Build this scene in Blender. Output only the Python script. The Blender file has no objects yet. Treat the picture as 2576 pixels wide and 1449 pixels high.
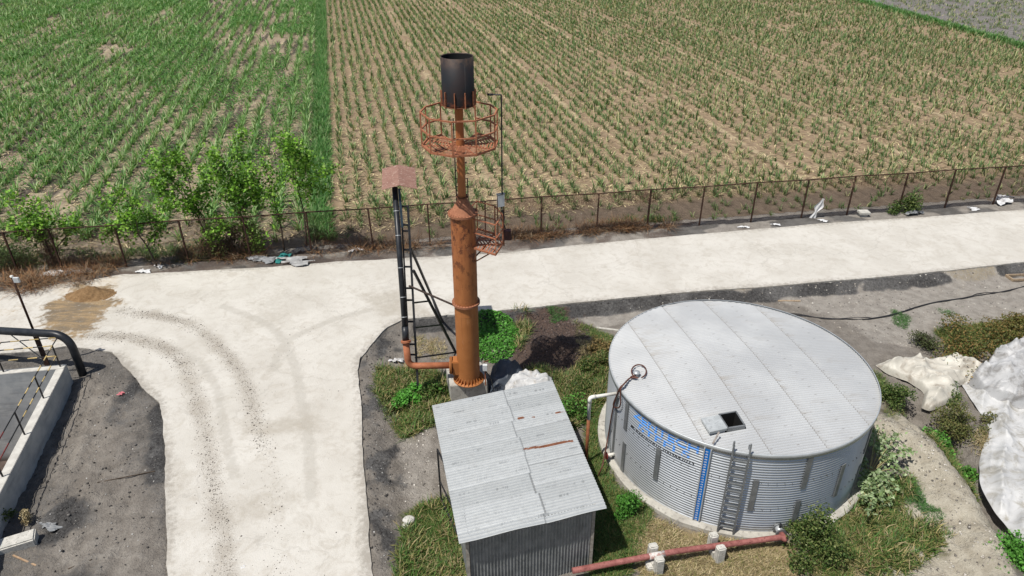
import bpy, bmesh, math, random
import numpy as np
from mathutils import Vector, Matrix
random.seed(7)
R = np.random.default_rng(11)
SC = bpy.context.scene
COL = SC.collection
PI = math.pi

# ------------------------------------------------------------------ camera
F, TH, RO, HC = 1779.3, .5158, .00725, 17.475
CX, CY = 1288., 724.5
_c, _s = math.cos(TH), math.sin(TH)
_r0, _d0, _w = np.array([1., 0, 0]), np.array([0, -_s, -_c]), np.array([0, _c, -_s])
_cr, _sr = math.cos(RO), math.sin(RO)
_r, _d = _cr*_r0+_sr*_d0, -_sr*_r0+_cr*_d0
CAMP = np.array([0, 0, HC])

def ray(px, py): return _w+(px-CX)/F*_r+(py-CY)/F*_d
def at(px, py, z=0.):
    v = ray(px, py); return CAMP+v*((z-HC)/v[2])
def aty(px, py, Y):
    v = ray(px, py); return CAMP+v*(Y/v[1])
def pj(p):
    q = np.asarray(p)-CAMP; zz = q@_w
    return CX+F*(q@_r)/zz, CY+F*(q@_d)/zz
def hz(py, X, Y):
    lo, hi = -4., 17.
    for _ in range(50):
        m = (lo+hi)/2
        if pj((X, Y, m))[1] > py: lo = m
        else: hi = m
    return m
def W(pts, z=0.): return np.array([at(p[0], p[1], z) for p in pts])

cam = bpy.data.cameras.new("camera")
cam.sensor_width = 36; cam.lens = 36*F/2576; cam.clip_end = 2000
camo = bpy.data.objects.new("camera", cam); COL.objects.link(camo)
M = Matrix.Identity(4)
for i in range(3):
    M[i][0] = _r[i]; M[i][1] = -_d[i]; M[i][2] = -_w[i]; M[i][3] = CAMP[i]
camo.matrix_world = M
SC.camera = camo

# ------------------------------------------------------------------ light
SUN_EL, SAZ = math.radians(65), math.radians(231.9)
sdir = Vector((math.sin(SAZ)*math.cos(SUN_EL), math.cos(SAZ)*math.cos(SUN_EL), math.sin(SUN_EL)))
sl = bpy.data.lights.new("sun", 'SUN'); sl.energy = 4.6; sl.angle = math.radians(.5); sl.color = (1, .96, .89)
so = bpy.data.objects.new("sun", sl); COL.objects.link(so)
so.rotation_euler = (-sdir).to_track_quat('-Z', 'Y').to_euler(); so.location = (-20, -20, 60)
wd = bpy.data.worlds.new("World"); SC.world = wd; wd.use_nodes = True
nt = wd.node_tree
sky = nt.nodes.new('ShaderNodeTexSky'); sky.sky_type = 'NISHITA'; sky.sun_disc = False
sky.sun_elevation = SUN_EL; sky.sun_rotation = SAZ; sky.air_density = 1.0; sky.dust_density = 1.5
bgn = nt.nodes['Background']; bgn.inputs[1].default_value = .085
nt.links.new(sky.outputs[0], bgn.inputs[0])
SC.view_settings.view_transform = 'Standard'; SC.view_settings.look = 'None'
SC.view_settings.exposure = 0.06; SC.view_settings.gamma = 1

# ------------------------------------------------------------------ materials
def srgb(*c):
    return tuple(((v/255)/12.92 if v/255 <= .04045 else ((v/255+.055)/1.055)**2.4) for v in c)
class NB:
    def __init__(s, name):
        s.m = bpy.data.materials.new(name); s.m.use_nodes = True; s.t = s.m.node_tree
        s.b = s.t.nodes['Principled BSDF']; s._co = None
        s.b.inputs['Roughness'].default_value = .8; s.b.inputs['Specular IOR Level'].default_value = .3
    def n(s, typ, **kw):
        x = s.t.nodes.new(typ)
        for k, v in kw.items(): setattr(x, k, v)
        return x
    def L(s, a, b): s.t.links.new(a, b)
    def co(s):
        if s._co is None: s._co = s.n('ShaderNodeNewGeometry').outputs['Position']
        return s._co
    def noise(s, scale, detail=4., rough=.55, vec=None, dist=0.):
        x = s.n('ShaderNodeTexNoise'); x.inputs['Scale'].default_value = scale
        x.inputs['Detail'].default_value = detail; x.inputs['Roughness'].default_value = rough
        x.inputs['Distortion'].default_value = dist
        s.L(vec if vec is not None else s.co(), x.inputs['Vector']); return x.outputs['Fac']
    def stretch(s, sx, sy, sz, vec=None, rot=0.):
        x = s.n('ShaderNodeMapping'); x.inputs['Scale'].default_value = (sx, sy, sz); x.inputs['Rotation'].default_value = (0, 0, rot)
        s.L(vec if vec is not None else s.co(), x.inputs['Vector']); return x.outputs[0]
    def ramp(s, fac, a, b, lo=0., hi=1.):
        x = s.n('ShaderNodeMapRange'); x.interpolation_type = 'SMOOTHSTEP'
        x.inputs[1].default_value = a; x.inputs[2].default_value = b; x.inputs[3].default_value = lo; x.inputs[4].default_value = hi
        s.L(fac, x.inputs[0]); return x.outputs[0]
    def math(s, op, a, b=None, c=None):
        x = s.n('ShaderNodeMath', operation=op)
        for i, v in enumerate((a, b, c)):
            if v is None: continue
            if isinstance(v, (int, float)): x.inputs[i].default_value = v
            else: s.L(v, x.inputs[i])
        return x.outputs[0]
    def mix(s, fac, a, b, mode='MIX'):
        x = s.n('ShaderNodeMix', data_type='RGBA', blend_type=mode)
        for i, v in ((0, fac), (6, a), (7, b)):
            if isinstance(v, (int, float)): x.inputs[i].default_value = v
            elif isinstance(v, tuple): x.inputs[i].default_value = v+(1,) if len(v) == 3 else v
            else: s.L(v, x.inputs[i])
        return x.outputs[2]
    def attr(s, name):
        x = s.n('ShaderNodeAttribute', attribute_name=name); return x
    def sep(s, c):
        x = s.n('ShaderNodeSeparateColor'); s.L(c, x.inputs[0]); return x.outputs
    def bump(s, h, dist=.02, st=.6):
        x = s.n('ShaderNodeBump'); x.inputs['Strength'].default_value = st; x.inputs['Distance'].default_value = dist
        s.L(h, x.inputs['Height']); s.L(x.outputs[0], s.b.inputs['Normal'])
    def col(s, c):
        if isinstance(c, tuple): s.b.inputs['Base Color'].default_value = c+(1,)
        else: s.L(c, s.b.inputs['Base Color'])
    def set(s, **k):
        for a, v in k.items():
            i = s.b.inputs[{'rough': 'Roughness', 'metal': 'Metallic', 'spec': 'Specular IOR Level'}[a]]
            if isinstance(v, (int, float)): i.default_value = v
            else: s.L(v, i)
        return s

def mottled(name, c1, c2, scale=6., rough=.8, metal=0., a=.35, b=.65, bump=0., c3=None, s3=30.):
    k = NB(name); n = k.noise(scale, 6, .6)
    c = k.mix(k.ramp(n, a, b), c1, c2)
    if c3: c = k.mix(k.ramp(k.noise(s3, 3), .55, .7), c, c3)
    k.col(c); k.set(rough=rough, metal=metal)
    if bump: k.bump(k.noise(scale*6, 4), bump, .5)
    return k.m

def leafmat(name, trans=.3, rough=.55):
    k = NB(name); a = k.attr('col').outputs['Color']
    a = k.mix(1., a, (1.62, 1.60, 1.55), 'MULTIPLY'); k.col(a); k.set(rough=rough, spec=.25)
    tr = k.n('ShaderNodeBsdfTranslucent'); k.L(k.mix(1., a, (1.0, 1.0, .55), 'MULTIPLY'), tr.inputs[0])
    mx = k.n('ShaderNodeMixShader'); mx.inputs[0].default_value = trans
    out = k.t.nodes['Material Output']
    k.L(k.b.outputs[0], mx.inputs[1]); k.L(tr.outputs[0], mx.inputs[2]); k.L(mx.outputs[0], out.inputs[0])
    return k.m
LEAF = leafmat('leaf')
DRY = leafmat('dry_plant', .1, .9)
def attrmat(name, rough=.9):
    k = NB(name); k.col(k.attr('col').outputs['Color']); k.set(rough=rough, spec=.2); return k.m
CLOD = attrmat('clod')

GALV = mottled('galvanised', (.42, .44, .45), (.50, .52, .53), 3., .45, .35)
GALVD = mottled('galvanised_dull', (.17, .178, .182), (.225, .235, .24), 5., .5, .35)
CONC = mottled('concrete', (.36, .34, .30), (.47, .45, .40), 3., .9, 0, c3=(.24, .225, .20), s3=9.)
CONCP = mottled('concrete_pale', (.44, .43, .39), (.56, .54, .49), 6., .9, 0, bump=.01, c3=(.3, .28, .25), s3=14.)
BLACK = mottled('black_paint', (.012, .013, .015), (.03, .03, .033), 8., .45)
BLACKS = mottled('black_plastic_pipe', (.014, .016, .02), (.028, .03, .034), 4., .38)
RUSTY = mottled('rusty_steel', (.09, .035, .018), (.17, .065, .03), 9., .8)
FPOST = mottled('rusty_post', (.03, .016, .011), (.065, .031, .019), 7., .85)
RAILR = mottled('rust_red_rail', (.29, .108, .055), (.40, .16, .085), 10., .75, c3=(.12, .045, .025), s3=18.)
ORANGE2 = mottled('orange_primer', (.34, .12, .055), (.42, .155, .075), 5., .6)
WOOD = mottled('weathered_wood', (.28, .20, .13), (.40, .31, .21), 12., .9)
WHITEP = mottled('white_plastic', (.66, .64, .58), (.78, .76, .70), 4., .4)
BROWNP = mottled('brown_pipe', (.20, .075, .035), (.27, .10, .045), 6., .6)
HOSE = mottled('brown_hose', (.07, .028, .02), (.12, .045, .03), 14., .5)
REDP = mottled('faded_red_pipe', (.22, .075, .066), (.32, .125, .11), 5., .7, c3=(.12, .04, .035), s3=22.)
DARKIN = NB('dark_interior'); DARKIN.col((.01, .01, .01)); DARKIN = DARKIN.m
YEL = mottled('yellow_paint', (.50, .36, .13), (.62, .47, .22), 8., .6)
REDB = mottled('dark_red_paint', (.12, .02, .02), (.2, .035, .03), 8., .6)
MAROON = mottled('dark_red_box', (.035, .012, .012), (.06, .02, .018), 8., .6)
BOXG = mottled('pale_grey_enamel', (.55, .57, .57), (.66, .67, .66), 5., .45)
CANOPY = mottled('red_oxide_sheet', (.235, .125, .092), (.285, .16, .12), 3., .65, c3=(.40, .29, .24), s3=12.)
BLUET = NB('blue_gauge'); BLUET.col(srgb(8, 104, 180)); BLUET.set(rough=.5); BLUET = BLUET.m
WHITE = NB('white_paint'); WHITE.col((.8, .8, .8)); WHITE = WHITE.m
SKYB = NB('blue_lettering'); SKYB.col(srgb(78, 136, 205)); SKYB.set(rough=.5); SKYB = SKYB.m
INK = NB('black_lettering'); INK.col((.012, .012, .014)); INK = INK.m
BARK = mottled('bark', (.05, .038, .028), (.10, .075, .055), 10., .95)
TEAL = NB('teal_plastic'); TEAL.col((.02, .16, .15)); TEAL = TEAL.m
PINK = NB('pink_plastic'); PINK.col((.5, .16, .18)); PINK = PINK.m

def tarpmat(name, c1, c2, dirt, a=.5, b=.72, streak=None):
    k = NB(name)
    c = k.mix(k.ramp(k.noise(.9, 3), .4, .7), c1, c2)
    c = k.mix(k.ramp(k.noise(1.6, 8, .7, dist=.8), a, b), c, dirt)
    c = k.mix(k.ramp(k.noise(7, 5, .7), .58, .8, 0, .7), c, tuple(.6*x for x in dirt))
    if streak is not None:
        # grey streaks along the folds, crease darkness put into the colour
        rp = k.n('ShaderNodeVectorRotate', rotation_type='Z_AXIS'); rp.inputs['Angle'].default_value = -streak; k.L(k.co(), rp.inputs['Vector'])
        c = k.mix(k.ramp(k.noise(1., 5, .65, vec=k.stretch(.55, 6.5, 1, vec=rp.outputs[0]), dist=.5), .52, .66, 0, .55), c, (.26, .25, .235))
    k.col(c); k.set(rough=.5, spec=.35); k.bump(k.noise(14, 3, .5), .004, .4); return k.m
TARP = tarpmat('white_tarp', (.50, .50, .495), (.42, .42, .415), (.33, .30, .26), .48, .70)
TARPC = tarpmat('cream_tarp', (.53, .505, .44), (.44, .415, .36), (.30, .26, .21), .48, .70)
TARPG = tarpmat('grey_tarp', (.26, .27, .28), (.17, .18, .19), (.09, .09, .09), .45, .65)
TARPD = tarpmat('dark_tarp', (.045, .055, .07), (.075, .085, .10), (.03, .03, .035))
RAG = tarpmat('white_rag', (.64, .64, .64), (.52, .52, .52), (.3, .28, .26))

# stack paint: orange primer below, weathered and rust stained above
def stackmat():
    k = NB('orange_stack_paint'); z = k.n('ShaderNodeSeparateXYZ'); k.L(k.co(), z.inputs[0])
    st = k.stretch(5, 5, 1.6)
    base = k.mix(k.ramp(k.noise(1.5, 4), .35, .7), (.335, .125, .036), (.39, .15, .046))
    up = k.ramp(z.outputs[2], 3.9, 4.5)
    old = k.mix(k.ramp(k.noise(1., 5, .6, vec=st), .38, .62), (.39, .145, .052), (.29, .098, .036))
    old = k.mix(k.ramp(k.noise(1.6, 8, .7, vec=k.stretch(3, 3, 2.2)), .50, .60), old, (.12, .04, .02))
    hi = k.ramp(z.outputs[2], 5.3, 6.6)
    c = k.mix(up, base, k.mix(hi, k.mix(.5, base, old), old))
    sk = k.ramp(k.noise(1., 4, .6, vec=k.stretch(9, 9, .45)), .5, .66)
    fl_ = k.math('MAXIMUM', k.math('MULTIPLY', k.ramp(z.outputs[2], 2.6, 4.3), k.ramp(z.outputs[2], 4.45, 4.3)), k.math('MULTIPLY', k.ramp(z.outputs[2], 5.6, 7.8), k.ramp(z.outputs[2], 7.95, 7.8)))
    c = k.mix(k.math('MULTIPLY', k.math('MULTIPLY', sk, fl_), .55), c, (.13, .045, .02))
    c = k.mix(k.ramp(k.noise(2.5, 7, .7, vec=k.stretch(2, 2, .8)), .58, .7, 0, .35), c, (.45, .24, .13))
    c = k.mix(k.ramp(z.outputs[2], 8.35, 8.6), c, (.36, .13, .045))
    c = k.mix(k.ramp(k.noise(14, 4), .62, .75, 0, .6), c, (.2, .07, .03))
    k.col(c); k.set(rough=.62); k.bump(k.noise(20, 4), .006, .4); return k.m
STACK = stackmat()
CONE = mottled('rusty_cone', (.29, .12, .065), (.36, .155, .085), 6., .8, c3=(.2, .075, .04), s3=16.)
def burnermat():
    k = NB('burnt_steel'); z = k.n('ShaderNodeSeparateXYZ'); k.L(k.co(), z.inputs[0])
    c = k.mix(k.ramp(k.noise(2.2, 5), .35, .65), (.026, .02, .021), (.016, .018, .022))
    c = k.mix(k.math('MULTIPLY', k.ramp(z.outputs[2], 12.65, 13.0), k.ramp(k.noise(5, 4), .3, .7)), c, (.085, .055, .04))
    c = k.mix(k.math('MULTIPLY', k.ramp(z.outputs[2], 11.95, 11.5), k.ramp(k.noise(4, 5), .45, .62)), c, (.16, .055, .03))
    st = k.stretch(9, 9, .5)
    c = k.mix(k.ramp(k.noise(1., 3, vec=st), .66, .75, 0, .35), c, (.12, .115, .11))
    k.col(c); k.set(rough=.62, metal=.1, spec=.25); return k.m
BURN = burnermat()

# ------------------------------------------------------------------ object helpers
def tag(o, label=None, cat=None, group=None, kind=None):
    if label: o['label'] = label
    if cat: o['category'] = cat
    if group: o['group'] = group
    if kind: o['kind'] = kind
    return o
def thing(name, loc, label, cat, group=None):
    o = bpy.data.objects.new(name, None); COL.objects.link(o); o.location = loc
    o.empty_display_size = .2
    return tag(o, label, cat, group)
def link_mesh(name, me, mat, parent=None):
    o = bpy.data.objects.new(name, me); COL.objects.link(o)
    if mat:
        for m_ in (mat if isinstance(mat, (list, tuple)) else [mat]): me.materials.append(m_)
    if parent is not None: o.parent = parent
    return o
def off_of(p):
    o = np.zeros(3)
    while p is not None:
        o = o+np.array(p.location); p = p.parent
    return o
def npmesh(name, V, Fc, mat, parent=None, colr=None, smooth=False, mi=None, attrs=None, uv=None, origin=None):
    """V (N,3) world, Fc (M,k) faces -> one object"""
    V = np.asarray(V, float); Fc = np.asarray(Fc, np.int32)
    loc = None
    if parent is not None: V = V-off_of(parent)
    elif origin is not None: loc = np.asarray(origin, float); V = V-loc
    me = bpy.data.meshes.new(name); n, k = Fc.shape
    me.vertices.add(len(V)); me.vertices.foreach_set('co', V.astype(np.float32).ravel())
    me.loops.add(n*k); me.loops.foreach_set('vertex_index', Fc.ravel())
    me.polygons.add(n); me.polygons.foreach_set('loop_start', np.arange(0, n*k, k, dtype=np.int32))
    if smooth: me.polygons.foreach_set('use_smooth', np.ones(n, bool))
    if mi is not None: me.polygons.foreach_set('material_index', np.asarray(mi, np.int32))
    me.update(calc_edges=True)
    for nm, a in ([('col', colr)] if colr is not None else [])+list((attrs or {}).items()):
        a = np.asarray(a, np.float32)
        if a.shape[1] == 3: a = np.concatenate([a, np.ones((len(a), 1), np.float32)], 1)
        ca = me.color_attributes.new(nm, 'FLOAT_COLOR', 'POINT'); ca.data.foreach_set('color', a.ravel())
    o = link_mesh(name, me, mat, parent)
    if loc is not None: o.location = loc
    return o
class MB:
    """collects shapes (world coordinates) into one mesh"""
    def __init__(s): s.v = []; s.f = []; s.m = []; s.cur = 0; s.sm = []
    def add(s, vs, fs, smooth=False):
        b = len(s.v); s.v += [tuple(map(float, x)) for x in vs]
        for f in fs: s.f.append(tuple(b+i for i in f)); s.m.append(s.cur); s.sm.append(smooth)
        return s
    def box(s, c, size, ax=None, ay=None, az=None):
        ax = np.array(ax if ax is not None else (1, 0, 0), float); ay = np.array(ay if ay is not None else (0, 1, 0), float)
        az = np.array(az if az is not None else np.cross(ax, ay), float); c = np.array(c, float)
        hx, hy, hh = [q/2 for q in size]
        P = [c+ax*x*hx+ay*y*hy+az*zz*hh for zz in (-1, 1) for y in (-1, 1) for x in (-1, 1)]
        return s.add(P, [(0, 2, 3, 1), (4, 5, 7, 6), (0, 1, 5, 4), (2, 6, 7, 3), (0, 4, 6, 2), (1, 3, 7, 5)])
    def bar(s, a, b, w, h=None, up=(0, 0, 1)):
        a = np.array(a, float); b = np.array(b, float); d = b-a; L = np.linalg.norm(d); d /= L
        up = np.array(up, float)
        if abs(d@up) > .97: up = np.array([0, 1., 0])
        x = np.cross(d, up); x /= np.linalg.norm(x); y = np.cross(x, d)
        return s.box((a+b)/2, (w, h or w, L), x, y, d)
    def tube(s, pts, r, seg=10, cap=True, closed=False, smooth=True):
        P = np.array(pts, float); n = len(P); r = np.broadcast_to(np.array(r, float), (n,))
        T = np.gradient(P, axis=0) if not closed else np.roll(P, -1, 0)-np.roll(P, 1, 0)
        T /= np.linalg.norm(T, axis=1)[:, None]
        up = np.array([0, 0, 1.]) if abs(T[0][2]) < .9 else np.array([1., 0, 0])
        x = np.cross(T[0], up); x /= np.linalg.norm(x); vs = []
        for i in range(n):
            x = x-T[i]*(x@T[i]); x /= np.linalg.norm(x); y = np.cross(T[i], x)
            for j in range(seg):
                a = 2*PI*j/seg; vs.append(P[i]+r[i]*(math.cos(a)*x+math.sin(a)*y))
        fs = []
        for i in range(n if closed else n-1):
            for j in range(seg):
                k, l = i*seg, ((i+1) % n)*seg; fs.append((k+j, k+(j+1) % seg, l+(j+1) % seg, l+j))
        s.add(vs, fs, smooth)
        if cap and not closed: s.add(vs[:seg], [tuple(range(seg))[::-1]]); s.add(vs[-seg:], [tuple(range(seg))])
        return s
    def lathe(s, prof, c=(0, 0), seg=32, smooth=True, a0=0., a1=2*PI):
        full = abs(a1-a0-2*PI) < 1e-6; na = seg if full else seg+1; vs = []
        for (r, z) in prof:
            for j in range(na):
                a = a0+(a1-a0)*j/seg; vs.append((c[0]+r*math.cos(a), c[1]+r*math.sin(a), z))
        fs = []
        for i in range(len(prof)-1):
            for j in range(seg):
                k = (j+1) % na; fs.append((i*na+j, i*na+k, (i+1)*na+k, (i+1)*na+j))
        return s.add(vs, fs, smooth)
    def prism(s, poly, z0, z1):
        n = len(poly); vs = [(p[0], p[1], z0) for p in poly]+[(p[0], p[1], z1) for p in poly]
        return s.add(vs, [tuple(range(n))[::-1], tuple(range(n, 2*n))]+[(i, (i+1) % n, n+(i+1) % n, n+i) for i in range(n)])
    def build(s, name, mat, parent=None, origin=None, bevel=0.):
        V = np.array(s.v); loc = None
        if parent is not None: V = V-off_of(parent)
        elif origin is not None: loc = origin; V = V-np.array(origin, float)
        me = bpy.data.meshes.new(name); me.from_pydata(V.tolist(), [], s.f)
        me.polygons.foreach_set('material_index', s.m); me.polygons.foreach_set('use_smooth', s.sm); me.update()
        bm = bmesh.new(); bm.from_mesh(me)
        bmesh.ops.remove_doubles(bm, verts=bm.verts, dist=1e-5)
        bmesh.ops.recalc_face_normals(bm, faces=bm.faces)
        if bevel:
            bmesh.ops.bevel(bm, geom=[e for e in bm.edges if e.is_manifold and e.calc_face_angle(0) > .6], offset=bevel, segments=2, affect='EDGES')
        bm.to_mesh(me); bm.free()
        o = link_mesh(name, me, mat, parent)
        if loc is not None: o.location = loc
        return o
def bend(pts, rad=.15, n=6):
    """polyline with rounded corners"""
    P = [np.array(p, float) for p in pts]; out = [P[0]]
    for a, b, c in zip(P[:-2], P[1:-1], P[2:]):
        u = a-b; v = c-b; ru = min(rad, np.linalg.norm(u)*.49, np.linalg.norm(v)*.49)
        u = b+u/np.linalg.norm(u)*ru; v = b+v/np.linalg.norm(v)*ru
        out += [(1-t)**2*u+2*t*(1-t)*b+t*t*v for t in np.linspace(0, 1, n)]
    return out+[P[-1]]
def smooth_curve(pts, n=8):
    P = np.array(pts, float); Q = np.vstack([2*P[0]-P[1], P, 2*P[-1]-P[-2]]); out = []
    for i in range(len(P)-1):
        a, b, c, d = Q[i:i+4]
        for t in np.linspace(0, 1, n, endpoint=False):
            out.append(.5*((2*b)+(c-a)*t+(2*a-5*b+4*c-d)*t*t+(3*b-a-3*c+d)*t**3))
    return np.array(out+[P[-1]])

# ------------------------------------------------------------------ numpy noise and polygon masks
_tab = np.random.default_rng(3).random((256, 256))
def vnoise(x, y):
    xi = np.floor(x).astype(int); yi = np.floor(y).astype(int); fx = x-xi; fy = y-yi
    fx = fx*fx*(3-2*fx); fy = fy*fy*(3-2*fy); g = lambda a, b: _tab[a & 255, b & 255]
    return (g(xi, yi)*(1-fx)+g(xi+1, yi)*fx)*(1-fy)+(g(xi, yi+1)*(1-fx)+g(xi+1, yi+1)*fx)*fy
def fbm(x, y, o=4):
    s = 0; a = .5; t = 0
    for i in range(o): s = s+a*vnoise(x+17.3*i, y+9.1*i); t += a; a *= .5; x = x*2.03; y = y*2.03
    return s/t
def ss(a, b, x):
    t = np.clip((x-a)/(b-a), 0, 1); return t*t*(3-2*t)
def segdist(x, y, poly, closed=True):
    d = np.full(x.shape, 1e9); n = len(poly)
    for i in range(n if closed else n-1):
        a = poly[i][:2]; b = poly[(i+1) % n][:2]; e = b-a; L = e@e+1e-12
        t = np.clip(((x-a[0])*e[0]+(y-a[1])*e[1])/L, 0, 1)
        d = np.minimum(d, np.hypot(x-a[0]-t*e[0], y-a[1]-t*e[1]))
    return d
def inside(x, y, poly):
    r = np.zeros(x.shape, bool); n = len(poly)
    for i in range(n):
        a = poly[i]; b = poly[(i+1) % n]
        if a[1] == b[1]: continue
        r ^= ((a[1] > y) != (b[1] > y)) & (x < (b[0]-a[0])*(y-a[1])/(b[1]-a[1])+a[0])
    return r
def sdf(x, y, poly):
    d = segdist(x, y, poly); return np.where(inside(x, y, poly), d, -d)
def pmask(x, y, px, soft=.3, nz=.5, z=0.):
    """soft mask (0..1) of an outline on the ground, edge broken up by noise"""
    P = W(px, z); lo = P.min(0)-1.5; hi = P.max(0)+1.5
    r = np.zeros(x.shape); k = (x > lo[0]) & (x < hi[0]) & (y > lo[1]) & (y < hi[1])
    if k.any():
        d = sdf(x[k], y[k], P)+(fbm(x[k]*1.7, y[k]*1.7)-.5)*2*nz
        r[k] = ss(-soft, soft, d)
    return r
def lmask(x, y, P, wid):
    lo = P.min(0)-3*wid; hi = P.max(0)+3*wid
    r = np.zeros(x.shape); k = (x > lo[0]) & (x < hi[0]) & (y > lo[1]) & (y < hi[1])
    if k.any(): r[k] = np.exp(-(segdist(x[k], y[k], P, False)/wid)**2)
    return r

# ------------------------------------------------------------------ road outline and terrain height
ZR = .40
RT = W([(-60, 742), (100, 722), (215, 705), (310, 690), (480, 682), (660, 672), (820, 660), (1040, 648), (1240, 638), (1500, 612), (1700, 594), (2100, 560), (2400, 540), (2576, 527)], ZR)
RT = np.vstack([[(-44, 29.8, ZR)], RT, [(60, 43.9, ZR)]])
RB = W([(2576, 659), (2300, 689), (2100, 706), (1900, 722), (1700, 737), (1500, 756), (1380, 768), (1210, 787), (1090, 797), (1012, 803), (975, 822), (940, 858), (908, 900), (903, 930), (908, 1000), (912, 1100), (918, 1200), (924, 1300), (930, 1400), (936, 1470)], ZR)
RB = np.vstack([[(60, 37.2, ZR)], RB, [(RB[-1][0]+.35, 8., ZR)]])
RL = W([(424, 1470), (420, 1330), (414, 1180), (410, 1060), (399, 1010), (358, 972), (315, 923), (282, 886), (225, 876), (166, 870), (100, 882), (0, 890)], ZR)
RL = np.vstack([[(RL[0][0]-.2, 8., ZR)], RL, [(-44, 23.2, ZR)]])
ROAD = np.vstack([RT, RB, RL])
SOUTH = RB[:11]; 
EAST = RB[10:]
PITC = [np.array(p) for p in ((-17.6, 22.86), (-15.2, 13.0), (-25., 11.3), (-27.4, 21.3))]
def fence_y(x): return 35.78+.152*x
BANK = W([(2215, 1075), (2300, 1110), (2390, 1200), (2470, 1320), (2530, 1449), (2560, 1520)], .2)
DITCH = W([(2300, 1040), (2390, 1100), (2440, 1190), (2500, 1290), (2580, 1420)], -.2)
RUT1 = W([(255, 960), (215, 1040), (190, 1110), (165, 1190)], .3)
RUT2 = W([(330, 1150), (260, 1190), (150, 1290), (120, 1340)], .3)
PILE = at(1390, 872, .2)
def H(x, y):
    x = np.asarray(x, float); y = np.asarray(y, float)
    d = segdist(x, y, ROAD); ins = inside(x, y, ROAD)
    north = y > 31+.12*x
    west = (x < -8.5)
    hw = .37-.17*ss(0, 3.5, d)
    sw = np.where((y > 23.5) & (x > -4.5), .75, 1.7)
    he = .35*(1-ss(0., 1., (d-.03)/sw))
    hn = .36-.10*ss(0, 2.5, d)
    h = np.where(north, hn, np.where(west, hw, he))
    h = np.where(ins, .30, h)
    out = (~ins)*ss(0., .3, d)
    h = h+out*((fbm(x*.9, y*.9)-.5)*.12+(fbm(x*3.1, y*3.1, 3)-.5)*.07)
    h = h+out*.6*np.exp(-((x-PILE[0])/1.5)**2-((y-PILE[1])/.8)**2)*(.6+.8*fbm(x*2, y*2))
    far = (x > 5)
    rg_ = ((x > 4) & (y < 24) & (np.hypot(x-7.68, y-19.53) > 4.9))*ss(4.9, 6., np.hypot(x-7.68, y-19.53))
    h = h+rg_*((fbm(x*1.1+4, y*1.1, 4)-.5)*.28+(1-np.abs(2*fbm(x*2.6, y*2.6, 3)-1)-.75)*.22)
    wz = (x < -9)&(y < 26)&(~ins)
    h = h+wz*ss(.3, 1.2, d)*((fbm(x*1.3+8, y*1.3, 4)-.5)*.34+.16*(1-np.abs(2*fbm(x*2.9, y*2.9, 3)-1)-.75)-.10*lmask(x, y, RUT1, .13)-.10*lmask(x, y, RUT2, .13)+.07*lmask(x, y, RUT1, .4))
    h = h+far*.45*lmask(x, y, BANK, .75)-far*.75*lmask(x, y, DITCH, .5)
    return h
def Hp(x, y): return float(H(np.array([x]), np.array([y]))[0])
def ground_at(px, py):
    p = at(px, py, .1)
    for _ in range(4): p = at(px, py, Hp(p[0], p[1]))
    return p

# ------------------------------------------------------------------ ground sheet
def grid(x0, x1, y0, y1, st):
    X, Y = np.meshgrid(np.arange(x0, x1+st/2, st), np.arange(y0, y1+st/2, st)); ny, nx = X.shape
    i = np.arange(nx*ny).reshape(ny, nx)
    Fq = np.stack([i[:-1, :-1], i[:-1, 1:], i[1:, 1:], i[1:, :-1]], -1).reshape(-1, 4)
    return X.ravel(), Y.ravel(), Fq
gx, gy, gF = grid(-42, 50, 6.5, 46, .12)
gh = H(gx, gy)
fy = fence_y(gx)
gh = np.where(gy > fy+1.1, -.25, gh)
pit_in = [np.array(p) for p in ((-17.75, 22.6), (-15.4, 13.2), (-24.8, 11.6), (-27.1, 21.1))]
pin = inside(gx, gy, pit_in)
gF = gF[~pin[gF].any(1)]
L_ = lambda *a, **k: pmask(gx, gy, *a, **k)
mx = np.maximum
dark = np.zeros_like(gx); tan = dark.copy(); green = dark.copy(); dry = dark.copy(); brn = dark.copy(); pale = dark.copy()
dr = segdist(gx, gy, ROAD)
westz = (gx < -8.5) & (gy < 31+.12*gx)
dark = mx(dark, westz*(.50+.5*ss(.44, .6, fbm(gx*.5+3, gy*.5))))
wp = lmask(gx, gy, W([(330, 1449), (300, 1300), (250, 1200), (200, 1080), (215, 1000)], .3), .8)
dark = dark*(1-.75*wp*westz)
wl = mx(pmask(gx, gy, [(230, 960), (300, 1000), (300, 1110), (240, 1190), (160, 1200), (150, 1120)], .6, .6, .3), pmask(gx, gy, [(200, 1330), (330, 1250), (380, 1330), (380, 1449), (60, 1449), (130, 1380)], .6, .6, .3))*westz
dark = dark*(1-.5*wl); tan = mx(tan, .42*wl)
dark = mx(dark, L_([(900, 880), (985, 812), (1015, 850), (975, 900), (945, 960), (960, 1010), (975, 1110), (1000, 1200), (985, 1300), (1010, 1330), (1010, 1380), (990, 1449), (936, 1449), (915, 1200), (903, 960)], .6, .9, .2)*(.45+.55*ss(.42, .56, fbm(gx*.8+6, gy*.8))))
emb = ss(1.0, .5, segdist(gx, gy, SOUTH, False)+(fbm(gx*1.5, gy*1.5)-.5)*.5)*(gy < 31+.12*gx)*(gx > -4.5)
eb2 = fbm(gx*.22+9, gy*.22)
eb2 = .5*eb2+.5*fbm(gx*.8, gy*.8)-.35*ss(11.5, 8.5, gx)+.03
dark = mx(dark, emb*ss(.56, .46, eb2))
dry = mx(dry, emb*ss(.48, .56, eb2)*.45); tan = mx(tan, emb*ss(.48, .56, eb2)*.6)
brn = mx(brn, L_([(1290, 805), (1380, 790), (1450, 800), (1500, 850), (1490, 910), (1420, 975), (1340, 950), (1300, 900)], .7, 1.1))
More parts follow.
